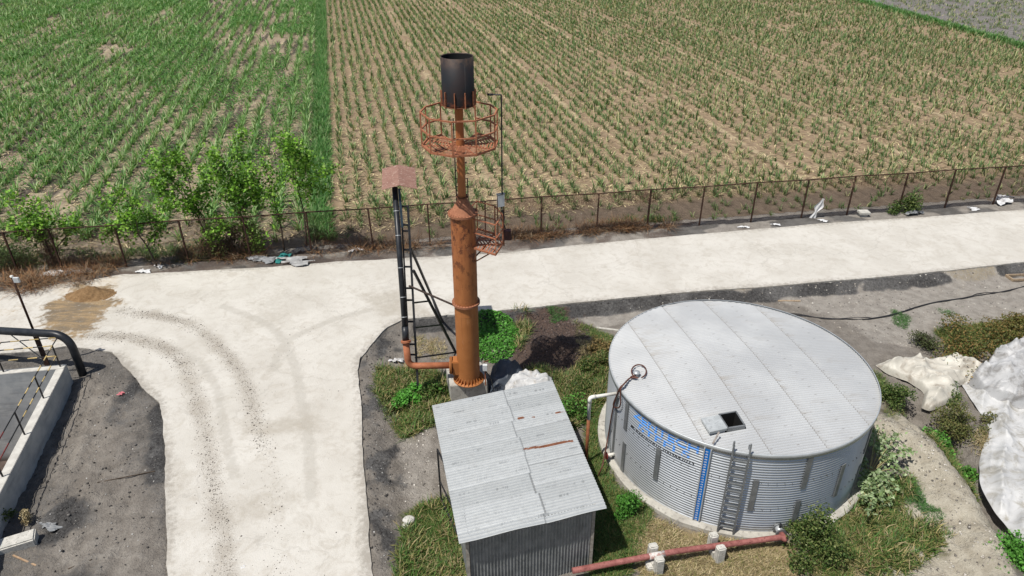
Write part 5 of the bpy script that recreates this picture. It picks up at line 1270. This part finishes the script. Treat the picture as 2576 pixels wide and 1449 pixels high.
# ------------------------------------------------------------------ wire fence
def onfence(px, py):
    v = ray(px, py); t = (35.78-CAMP[1]+.152*CAMP[0])/(v[1]-.152*v[0]); return CAMP+v*t
tops = [(2, 574), (128, 596), (288, 570), (446, 546), (608, 540), (768, 530), (925, 521), (1075, 512), (1220, 504), (1363, 494), (1507, 484), (1638, 475), (1774, 464), (1907, 455), (2037, 446), (2154, 441), (2287, 430), (2407, 422), (2533, 413)]
xs = [onfence(*t)[0] for t in tops]; xs = [xs[0]-6.2, xs[0]-3.1]+xs+[xs[-1]+3.1*i for i in (1, 2, 3)]
FT = 2.74
FN = thing('wire_fence', (0, fence_y(0), .2), 'rusty chain link fence with a top rail between the road and the fields', 'fence')
for i, x in enumerate(xs):
    z0 = .12; lean_ = R.normal(0, .02); w_ = .10 if i in (11, 13) else .075
    MB().bar((x+lean_, fence_y(x), z0), (x, fence_y(x), FT-.01), w_).build('post', FPOST, FN)
m = MB(); m.tube([(x, fence_y(x), FT+.02*math.sin(x)) for x in xs], .036, 8); m.build('top_rail', FPOST, FN)
x0, x1 = xs[0], xs[-1]; hh = FT-.3; s0 = np.arange(x0-hh, x1, .085); V = []; 
for sgn in (1, -1):
    xa = s0 if sgn == 1 else s0+hh; xb_ = xa+sgn*hh; za = np.full_like(xa, .28); zb = np.full_like(xa, FT-.03)
    def clip(x, z, ox, oz):
        xx = np.clip(x, x0, x1); return xx, z+(oz-z)*np.where(np.abs(ox-x) > 1e-9, (xx-x)/(ox-x), 0)
    xa2, za2 = clip(xa, za, xb_, zb); xb2, zb2 = clip(xb_, zb, xa, za)
    for x_, z_ in ((xa2, za2), (xb2, zb2)): V.append(np.stack([x_, fence_y(x_)+.03*sgn*.2, z_], 1))
nw = len(s0); r_ = .0055
tri = np.array([[0, 1, 0], [.87, -.5, 0], [-.87, -.5, 0]]); VV = []; FF = []
for sgn, A_, B_ in ((1, V[0], V[1]), (-1, V[2], V[3])):
    t = np.array([-.707*sgn, 0, .707]); n_ = np.array([0, 1., 0]); offs = np.stack([n_*r_, (t*.87-n_*.5)*r_, (-t*.87-n_*.5)*r_])
    q = np.concatenate([A_[:, None]+offs, B_[:, None]+offs], 1); b = sum(len(v) for v in VV); VV.append(q.reshape(-1, 3))
    i = (np.arange(nw)*6)[:, None, None]+b; FF.append((i+np.array([[0, 1, 4, 3], [1, 2, 5, 4], [2, 0, 3, 5]])[None]).reshape(-1, 4))
npmesh('wire_mesh', np.concatenate(VV), np.concatenate(FF), FPOST, FN)
# bits of dead creeper caught high in the mesh
xx = np.concatenate([R.normal(c, w_, n) for c, w_, n in ((1.5, 1.6, 130), (4.8, 1.3, 120), (7.6, .4, 120), (20., 1., 60), (22.5, 1.0, 90))])
P = np.stack([xx, fence_y(xx)-.02, FT-.1-np.abs(R.normal(0, .35, len(xx)))], 1)
V1 = blades(P, 3, .4, .016, (.6, 3.), (-1, 1), [(.10, .06, .045), (.07, .045, .035), (.15, .10, .07)], 2, R, .08)
npmesh('dead_creeper', *V1[:2], DRY, FN, colr=V1[2]); FN.children[-1]['kind'] = 'stuff'

# ------------------------------------------------------------------ concrete pit with guard rail
PT = thing('concrete_pit', (-17.6, 22.86, .2), 'deep open concrete pit with thick pale walls at the left edge', 'pit')
k = NB('pit_concrete'); z = k.n('ShaderNodeSeparateXYZ'); k.L(k.co(), z.inputs[0])
c = k.mix(k.ramp(k.noise(1.4, 6, .65), .35, .65), (.34, .35, .35), (.47, .47, .45)); c = k.mix(k.ramp(k.noise(1.2, 5, .6, vec=k.stretch(.6, .6, 5)), .5, .7, 0, .5), c, (.22, .22, .22))
c = k.mix(k.ramp(z.outputs[2], 1.19, 1.21), c, k.mix(k.ramp(k.noise(4, 5), .35, .65), (.45, .43, .39), (.56, .54, .49)))
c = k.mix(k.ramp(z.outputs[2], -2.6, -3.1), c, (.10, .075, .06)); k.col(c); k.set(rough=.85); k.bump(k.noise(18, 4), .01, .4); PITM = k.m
def pwall(a, b, nx, ny, th=.30, top=1.22):
    a = np.array(a, float); b = np.array(b, float); d = (b-a); L = np.linalg.norm(d); d /= L; n = np.array([nx, ny]); c = (a+b)/2+n*th/2
    m = MB(); m.box((c[0], c[1], (top-3.45)/2), (L, th, top+3.45), (d[0], d[1], 0), (-d[1], d[0], 0)); return m.build('wall', PITM, PT, bevel=.012)
c0, c1, c2, c3 = PITC; li = np.array([-.987, -.159]); ri = np.array([.237, -.971])
nin = np.array([ri[1], -ri[0]]); nin = nin if nin@li > 0 else -nin; nb_ = np.array([li[1], -li[0]]); nb_ = nb_ if nb_@(c1-c0) > 0 else -nb_
pwall(c0+ri*.30, c1, *nin); pwall(c0, c3, *nb_); pwall(c3+ri*.30, c2, *(-nin)); pwall(c1, c2, *(-nb_))
m = MB(); m.prism([p for p in (c0, c1, c2, c3)], -3.4, -3.05); m.build('sludge_floor', mottled('sludge', (.07, .05, .04), (.12, .09, .075), 2., .6), PT)
GRL = thing('guard_rail', (-17.8, 22.7, 1.22), 'thin guard rail painted in yellow and black bands on the pit wall', 'guard rail')
def banded(a, b, cols, step=.33, r=.022, name='rail'):
    a = np.array(a, float); b = np.array(b, float); L = np.linalg.norm(b-a); n = max(1, int(L/step)); m = MB()
    for i in range(n):
        m.cur = 0 if i % 2 == 0 else 1; m.tube([a+(b-a)*i/n, a+(b-a)*(i+1)/n], r, 8)
    return m.build(name, cols, GRL)
YB = [YEL, BLACK]; RBk = [REDB, BLACK]
bk0 = c0+li*.18+ri*.15; bkdir = li; rtdir = ri
rh, mh = 1.22+.98, 1.22+.50
def P3(p, z): return np.array([p[0], p[1], z])
pb = [bk0+bkdir*s for s in (0, 2.05, 4.1, 6.15)]; pr = [bk0+rtdir*s for s in (2.05, 4.1, 6.15, 8.2)]
for p in pb+pr: MB().bar(P3(p, 1.2), P3(p, rh), .04).build('rail_post', BLACK, GRL)
for z in (rh, mh):
    banded(P3(pb[0], z), P3(pb[3], z), YB); banded(P3(pb[0], z), P3(pr[1], z), YB); banded(P3(pr[1], z), P3(pr[2], z), [BLACK, REDB], 1.0); banded(P3(pr[2], z), P3(pr[3], z), YB)
q = nb_*-.55
banded(P3(bk0+q, rh+.02), P3(pb[3]+q, rh+.02), YB)
for p in (pb[0], pb[1], pb[2]): MB().bar(P3(p, rh), P3(p+q, rh+.02), .03).build('rail_bracket', BLACK, GRL)
# black vent pipe beside the pit
vx, vy = -17.42, 23.28
zb = hz(842, vx, vy)
m = MB(); far = at(0, 832, zb-.1); dv = far-np.array([vx, vy, zb]); far = far+dv*.8
m.tube(bend([far, (vx, vy, zb), (vx, vy, -.1)], .75, 10), .155, 20)
tag(m.build('black_pipe', BLACKS, origin=(vx, vy, .2)), 'thick black plastic pipe bending down beside the concrete pit', 'pipe')
# lamp post
lp = aty(114, 905, 23.9); zl = hz(838, lp[0], lp[1]); zt = hz(697, lp[0], lp[1])
LPo = thing('lamp_post', (lp[0], lp[1], .2), 'thin dark steel post with a small white floodlight by the pit', 'lamp post')
m = MB(); m.box((lp[0], lp[1], (zl+.1)/2), (.20, .05, zl-.1)); m.build('lower_post', mottled('dark_red_steel', (.03, .015, .012), (.06, .03, .022), 6., .6), LPo)
m = MB(); m.tube([(lp[0], lp[1], zl), (lp[0], lp[1], zt)], .045, 10); m.build('upper_post', FPOST, LPo)
m = MB(); m.box((lp[0]+.17, lp[1]-.05, zt-.1), (.22, .08, .22)); m.build('floodlight', BOXG, LPo, bevel=.01)
m = MB(); m.lathe([(.06, zt), (.06, zt+.06), (0, zt+.08)], lp[:2], 10); m.build('cap', WHITEP, LPo)
m = MB(); m.bar((lp[0]-.05, lp[1], zl-1.3), (lp[0]-.9, lp[1]-.1, zl+.0), .03); m.build('strut', GALVD, LPo)

# ------------------------------------------------------------------ tarps
def cloth(name, px, label, mat, z0, st, rx, ry, hump, bend=.12, seed=1, steps=150, hs=1.0, angle=0., ridge=.2, fx=.5, fy=1.6, warp=1., lump=.22, pw=2.):
    """a thin sheet with too much material for its outline: it buckles into folds and settles on what lies under it"""
    P = W(px, z0); ca, sa = math.cos(angle), math.sin(angle); rot = np.array([[ca, sa], [-sa, ca]]); c0 = P[:, :2].mean(0); Q = (P[:, :2]-c0)@rot.T
    lo, hi = Q.min(0), Q.max(0); X, Y = np.meshgrid(np.arange(lo[0], hi[0], st), np.arange(lo[1], hi[1], st)); wx = np.stack([X, Y], -1)@rot+c0
    x, y = wx[..., 0], wx[..., 1]; ny0, nx0 = x.shape; sd = sdf(x.ravel(), y.ravel(), P).reshape(x.shape)+(fbm(x*2.2+seed, y*2.2)-.5)*.12; m = sd > 0
    g = np.clip(H(x.ravel(), y.ravel()).reshape(x.shape), -.15, .7); n_ = int(.45/st)
    for ax_ in (0, 1):
        pd = np.pad(g, [(n_, n_) if q == ax_ else (0, 0) for q in (0, 1)], mode='edge'); g = sum(np.roll(pd, -q, ax_) for q in range(2*n_+1))/(2*n_+1); g = g[:ny0, :] if ax_ == 0 else g[:, :nx0]
    g = g+.12*ss(0, .5, sd)+.04+hump*ss(0, hs, sd)*(.35+1.1*fbm(x*.9+seed, y*.9, 3))
    tri = lambda q: np.abs((q % 1)*2-1); wa, wb = fbm(x*.9+seed*1.3, y*.9, 3)-.5, fbm(x*.9+seed*2.9, y*.9+7, 3)-.5
    g = g+ridge*ss(0, .35, sd)*(tri(Y*fy*.6+X*fx*.5+wa*2.4*warp)**pw*(.3+1.4*fbm(x*.7+seed, y*.7+4, 2))+.75*tri(X*fy*.7-Y*fx*.9+wb*2.2*warp)**(pw*1.5)*np.clip(fbm(x*.8+seed*3, y*.8)*2.4-.9, 0, 1)*(1 if pw < 4 else .0)+.55*tri(Y*fy*1.3+X*fx*1.3+wb*3.6*warp)**pw*(.2+1.4*fbm(x*1.2+seed, y*1.2, 2)))
    rg = np.random.default_rng(seed); p = np.stack([x, y, g+.05+lump*fbm(x*1.6+seed, y*1.6, 3)+rg.normal(0, .008, x.shape)], -1); prev = p.copy(); p0 = p.copy()
    er = m.copy()
    for a_ in (-1, 0, 1):
        for b_ in (-1, 0, 1): er &= np.roll(np.roll(m, a_, 0), b_, 1)
    rim = m & ~er
    gy_, gx_ = np.gradient(sd, st); gn = np.maximum(gx_**2+gy_**2, .3); dxy = np.stack([gx_, gy_], -1)@rot; sh_ = np.clip(sd/gn, 0, st*1.2)

    for _ in range(4):
        acc = np.zeros_like(p[..., :2]); cnt = np.zeros(x.shape)
        for a_ in (-1, 0, 1):
            for b_ in (-1, 0, 1):
                if a_ or b_: r_ = np.roll(np.roll(rim, a_, 0), b_, 1); acc += np.roll(np.roll(p[..., :2], a_, 0), b_, 1)*r_[..., None]; cnt += r_
        k_ = rim & (cnt > 0); p[k_, :2] = .4*p[k_, :2]+.6*(acc[k_]/cnt[k_][:, None])
    prev = p.copy(); p0 = p.copy()
    hx = 1+(rx-1)*(.4+1.3*fbm(x*.8+seed*2, y*.8)); hy = 1+(ry-1)*(.4+1.3*fbm(x*.8+seed*5, y*.8+3)); ny, nx = m.shape; con = []
    def group(di, dj, base, h, k):
        for par in (0, 1):
            i = np.arange(ny)[:, None]+0*np.arange(nx)[None]; j = 0*np.arange(ny)[:, None]+np.arange(nx)[None]
            key = ((i//max(di, 1)) if di else (j//abs(dj))) % 2 == par; i2, j2 = i+di, j+dj
            ok = key & (i2 < ny) & (j2 < nx) & (j2 >= 0) & m; i, j, i2, j2 = i[ok], j[ok], i2[ok], j2[ok]; k2 = m[i2, j2]
            con.append((i[k2]*nx+j[k2], i2[k2]*nx+j2[k2], base, h.ravel()[i[k2]*nx+j[k2]], k))
    group(0, 1, st, hx, .9); group(1, 0, st, hy, .9); hd = (hx+hy)/2; group(1, 1, st*2**.5, hd, .5); group(1, -1, st*2**.5, hd, .5)
    group(0, 2, 2*st, hx, bend*2); group(2, 0, 2*st, hy, bend*2); group(0, 4, 4*st, hx*.985, bend); group(4, 0, 4*st, hy*.985, bend)
    f = p.reshape(-1, 3); pv = prev.reshape(-1, 3); mm = m.ravel(); rr = rim.ravel(); gf = g.ravel(); f0 = p0.reshape(-1, 3)
    for s in range(steps):
        t = min(1, (s+1)/(steps*.6)); v = (f-pv)*.90; pv = f.copy(); f = f+v; f[:, 2] -= .0022
        for it in range(2):
            for a_, b_, base, h, k in con:
                d = f[b_]-f[a_]; L = np.linalg.norm(d, axis=1)+1e-9; q = (d*((L-base*(1+(h-1)*t))/L*k*.5)[:, None]); f[a_] += q; f[b_] -= q
        f[rr, :2] = f0[rr, :2]; lo_ = f[:, 2] < gf; f[lo_, 2] = gf[lo_]; f[lo_, :2] = pv[lo_, :2]+(f[lo_, :2]-pv[lo_, :2])*.7
    f[rr, 2] = np.minimum(f[rr, 2], gf[rr]+.03); f3 = f.reshape(ny, nx, 3)
    for _ in range(8):                                  # even out the hem
        acc = np.zeros_like(f3); cnt = np.zeros(m.shape)
        for a_ in (-1, 0, 1):
            for b_ in (-1, 0, 1):
                if a_ or b_: r_ = np.roll(np.roll(rim, a_, 0), b_, 1); acc += np.roll(np.roll(f3, a_, 0), b_, 1)*r_[..., None]; cnt += r_
        k_ = rim & (cnt > 0); f3[k_] = .35*f3[k_]+.65*acc[k_]/cnt[k_][:, None]
    f = f3.reshape(-1, 3)
    i = np.arange(ny*nx).reshape(ny, nx); Fq = np.stack([i[:-1, :-1], i[:-1, 1:], i[1:, 1:], i[1:, :-1]], -1).reshape(-1, 4); Fq = Fq[mm[Fq].all(1)]
    used = np.unique(Fq); rm = np.full(ny*nx, -1); rm[used] = np.arange(len(used)); V = f[used]; c = V.mean(0)
    o = npmesh(name, V, rm[Fq], mat, smooth=True, origin=c); sb = o.modifiers.new('smooth', 'SUBSURF'); sb.levels = 1; sb.render_levels = 1
    return tag(o, label, 'tarpaulin')
fa = math.atan2(*((at(2520, 1300, .25)-at(2520, 1000, .25))[[1, 0]]))
cloth('tarp', [(2405, 925), (2500, 935), (2720, 920), (2720, 1420), (2610, 1392), (2552, 1322), (2503, 1265), (2472, 1205), (2468, 1130), (2488, 1085), (2482, 1045), (2442, 995)], 'large white plastic tarp spread in long folds down the right edge', tarpmat('white_tarp_long', (.50, .50, .495), (.42, .42, .415), (.30, .285, .25), .47, .68), .25, .055, 1.0, 1.10, .0, .10, 3, angle=fa, ridge=.30, fx=.05, fy=2.2, warp=.4, lump=.0, pw=4.)
cloth('tarp', [(2200, 900), (2262, 893), (2330, 896), (2388, 886), (2440, 902), (2490, 926), (2515, 950), (2470, 952), (2440, 945), (2415, 960), (2425, 985), (2385, 1003), (2350, 1012), (2322, 1003), (2330, 972), (2290, 942), (2240, 928)], 'cream tarp with a pointed corner lying on the soil behind the tank', TARPC, .42, .042, 1.05, 1.12, .30, .12, 7, hs=.5, ridge=.24, fx=.4, fy=1.9, pw=3.5, lump=.1)
cloth('tarp', [(2478, 912), (2500, 882), (2528, 858), (2600, 846), (2720, 850), (2720, 1000), (2620, 1012), (2560, 1004), (2510, 985), (2470, 965), (2440, 935)], 'crumpled dirty white tarp piled up at the right edge', tarpmat('dirty_white_tarp', (.48, .48, .48), (.38, .38, .38), (.23, .22, .21), .45, .66), .65, .042, 1.12, 1.12, .95, .08, 13, hs=1.0, angle=.5, ridge=.5, fx=1.2, fy=1.6, pw=3.)
cloth('tarp', [(1258, 988), (1272, 957), (1300, 938), (1335, 932), (1368, 938), (1392, 950), (1394, 985), (1330, 1010), (1255, 1005)], 'grimy white tarp heaped behind the shed roof', TARP, .32, .033, 1.05, 1.1, .32, .12, 5, hs=.3, ridge=.2, fx=.6, fy=2.6, angle=.3)
cloth('tarp', [(1226, 960), (1236, 925), (1262, 907), (1298, 918), (1327, 938), (1300, 952), (1280, 966), (1264, 992), (1228, 1000)], 'dark blue grey tarp bunched up beside the stack footing', TARPD, .42, .033, 1.05, 1.1, .42, .12, 9, hs=.3, ridge=.28, fx=.6, fy=2.4, angle=.9)
# scraps of plastic along the road edge and the yard
def rag(px, w_, h_, label, mat=RAG, z=None, seed=1, hgt=.10):
    c = ground_at(*px); n = 30; x, y, Fq = grid(-.5, .5, -.5, .5, 1/n)
    r = np.hypot(x, y); an = np.arctan2(y, x); lim = .34+.14*np.sin(an*2+seed)+.08*np.sin(an*5+seed*2.1); kp = r < lim; Fq = Fq[kp[Fq].all(1)]
    zz = hgt*(.2+1.2*np.clip(1-np.abs(2*fbm(x*4+seed*5, y*7+seed, 2)-1)-.3, 0, 1))*(1-r)
    used = np.unique(Fq); rm = np.full(len(x), -1); rm[used] = np.arange(len(used)); zc_ = max(c[2], .30 if c[1] > 31+.12*c[0] else c[2])
    V = np.stack([c[0]+x*w_*1.25, c[1]+y*h_*1.25, zc_+.02+zz], 1)[used]
    tag(npmesh('plastic_scrap', V, rm[Fq], mat, smooth=True, origin=(c[0], c[1], zc_)), label, 'plastic scrap')
rag((172, 689), 2.2, 1.4, 'long white plastic scrap on the dead vines at the left end of the road', seed=1, hgt=.25)
rag((362, 685), .7, .6, 'small white scrap at the road edge below the bare trunked sapling', seed=2)
rag((400, 672), .5, .5, 'tiny white scrap at the fence foot by the bare trunked sapling', seed=3)
rag((745, 662), 2.5, .9, 'long greyish white plastic sheet lying along the road edge', tarpmat('grey_white_sheet', (.34, .34, .335), (.26, .26, .26), (.17, .16, .15)), seed=4, hgt=.3)
rag((712, 652), 1.0, 1.0, 'teal plastic scrap in the rubbish by the road', TEAL, seed=5, hgt=.22)
rag((770, 632), 1.5, .7, 'pale scrap beside the foot of the grass strip', TARPG, seed=6, hgt=.3)
rag((898, 632), .7, .6, 'white scrap at the road edge right of the grass strip', seed=7, hgt=.2)
rag((660, 655), 1.6, 1.2, 'dark grey sheet in the rubbish beneath the saplings', TARPG, seed=15, hgt=.2)
rag((1870, 573), .6, .3, 'flat white scrap near the middle of the right fence', seed=8)
rag((1952, 567), .5, .3, 'thin white scrap left of the hanging cloth', seed=9)
rag((2070, 557), .6, .35, 'white scrap on the ground by the hanging cloth', seed=10)
rag((2448, 527), .9, .5, 'small pale scrap near the far end of the road', seed=11)
rag((2522, 510), 1.6, 1.1, 'bright white plastic bag scrap at the far right fence foot', seed=12, hgt=.45)
rag((2300, 540), 1.1, .6, 'grey scrap under the bush in the fence', TARPG, seed=13, hgt=.3)
rag((998, 912), .55, .4, 'crumpled white scrap left of the orange elbow', seed=14, hgt=.2)
rag((128, 1327), .85, .35, 'pale grey cloth scrap on the dark soil', TARPG, seed=16)
rag((612, 2240*.639) if False else (612, 1432), .4, .3, 'pale scrap on the dark soil by the road', seed=17)
rag((305, 993), .3, .2, 'small pink plastic scrap on the dark soil', PINK, seed=18)
rag((1043, 1068), .3, .2, 'tiny white scrap by the leafy weed bush', seed=19)
rag((1365, 965), .9, .6, 'clump of grey plastic beside the white tarp heap', TARPG, seed=20, hgt=.4)
# white cloth hanging on the fence
cx0 = onfence(2052, 530)[0]; yy = fence_y(cx0)-.16; m = MB(); rows_ = 14; cols_ = 10; vs = []
zt, zb2 = hz(500, cx0, yy), hz(560, cx0, yy)
for i in range(rows_):
    f = i/(rows_-1); z = zt+(zb2-zt)*f; wd_ = .04+.16*f-.10*math.exp(-((f-.55)/.12)**2)+.17*math.exp(-((f-.32)/.14)**2); cxx = cx0+.22-.50*f
    for j in range(cols_):
        g_ = j/(cols_-1)-.5; vs.append((cxx+g_*wd_*2, yy-.05*math.cos(g_*11+f*2)-.05*g_, z))
m.add(vs, [(i*cols_+j, i*cols_+j+1, (i+1)*cols_+j+1, (i+1)*cols_+j) for i in range(rows_-1) for j in range(cols_-1)], True)
tag(m.build('hanging_cloth', RAG, origin=(cx0, yy, .3)), 'torn white cloth hanging from the wire fence', 'cloth')
q = ground_at(2171, 543); q[2] = .27; m = MB(); m.box(q+np.array([0, 0, .30]), (.62, .5, .14)); m.box(q+np.array([0, .02, .1]), (.42, .34, .28))
tag(m.build('concrete_block', CONCP, origin=tuple(q), bevel=.02), 'square concrete block with a wider cap at the fence foot', 'concrete block')

# ------------------------------------------------------------------ small things lying about
m = MB(); B = W([(1900, 793), (2000, 795), (2060, 800), (2110, 804), (2170, 805), (2215, 800), (2260, 789), (2310, 773), (2360, 762), (2420, 752), (2460, 744), (2500, 738), (2540, 730), (2600, 718), (2680, 708)], 0.)
B[:, 2] = H(B[:, 0], B[:, 1])+.03; C_ = smooth_curve(B, 6); m.tube(C_, .022, 6); C2 = C_.copy(); C2[:, 1] += .05+.10*np.sin(np.arange(len(C2))*.33)*(np.sin(np.arange(len(C2))*.11) > .2); m.tube(C2, .018, 6)
tag(m.build('cable', BLACK, origin=tuple(C_[20])), 'two dark cables snaking together over the yard soil behind the tank', 'cable')
def plank(p, q, w_, h_, mat, label, name='plank', dz=0.):
    a, b = ground_at(*p), ground_at(*q); a[2] += h_/2+dz; b[2] += h_/2+dz; m = MB(); m.bar(a, b, w_, h_); tag(m.build(name, mat, origin=tuple((a+b)/2), bevel=.004), label, 'plank')
plank((1957, 758), (2013, 758), .09, .05, WOOD, 'pale wooden batten lying on the grey soil near the road')
plank((1500, 826), (1556, 833), .12, .06, mottled('grey_plank', (.4, .38, .33), (.5, .48, .43), 9.), 'pale grey plank sticking out behind the tank')
q0 = ground_at(2546, 708); q1 = ground_at(2600, 706); WF = thing('wooden_frame', tuple(q0), 'open wooden formwork frame lying at the right edge', 'wooden frame')
dd = (q1-q0); dd /= np.linalg.norm(dd); nn = np.array([-dd[1], dd[0], 0])
for a, b in ((q0, q0+dd*1.8), (q0+nn*.5, q0+nn*.5+dd*1.8), (q0+dd*.03, q0+nn*.5+dd*.03), (q0+dd*1.77, q0+nn*.5+dd*1.77)): MB().bar(a+[0, 0, .07], b+[0, 0, .07], .06, .12).build('board', WOOD, WF)
b = at(33, 1372, .3); m = MB(); u = np.array([.90, .44, 0]); u /= np.linalg.norm(u); m.box(b+np.array([0, 0, .0]), (1.25, .5, .42), u, (-u[1], u[0], 0))
tag(m.build('concrete_block', CONCP, origin=tuple(b), bevel=.04), 'long rough concrete block lying on dark soil in the lower left corner', 'concrete block')
plank((33, 1398), (92, 1424), .05, .04, mottled('stick_wood', (.3, .2, .12), (.4, .28, .18), 9.), 'light brown stick leaning out from under the concrete block', 'stick')
plank((172, 1432), (232, 1408), .03, .03, BARK, 'thin dark twig on the grey soil in front of the concrete block', 'stick')
plank((245, 1215), (390, 1186), .035, .03, BARK, 'long thin dark stick on the soil heap beside the pit', 'stick')
c = ground_at(1029, 1320); CP = thing('stone_lump', tuple(c), 'round pale concrete lump split by a crack near the grass', 'stone')
def blob(c, r, sc, seed):
    bm = bmesh.new(); bmesh.ops.create_icosphere(bm, subdivisions=3, radius=1); rg = np.random.default_rng(seed); m = MB()
    vs = [np.array(v.co[:]) for v in bm.verts]; fs = [[v.index for v in f.verts] for f in bm.faces]; bm.free()
    return m.add([c+v*r*np.array(sc)*(.9+.25*float(fbm(np.array([v[0]*1.3+seed]), np.array([v[1]*1.3+v[2]]))[0])) for v in vs], fs, True)
blob(c+np.array([0, .05, .16]), .17, (1.15, .95, .62), 3).build('upper_half', CONCP, CP); blob(c+np.array([-.05, -.07, .03]), .16, (1.0, .85, .6), 6).build('lower_half', CONCP, CP)
# crop report
print('objects', len(bpy.data.objects), 'script KB', 0)
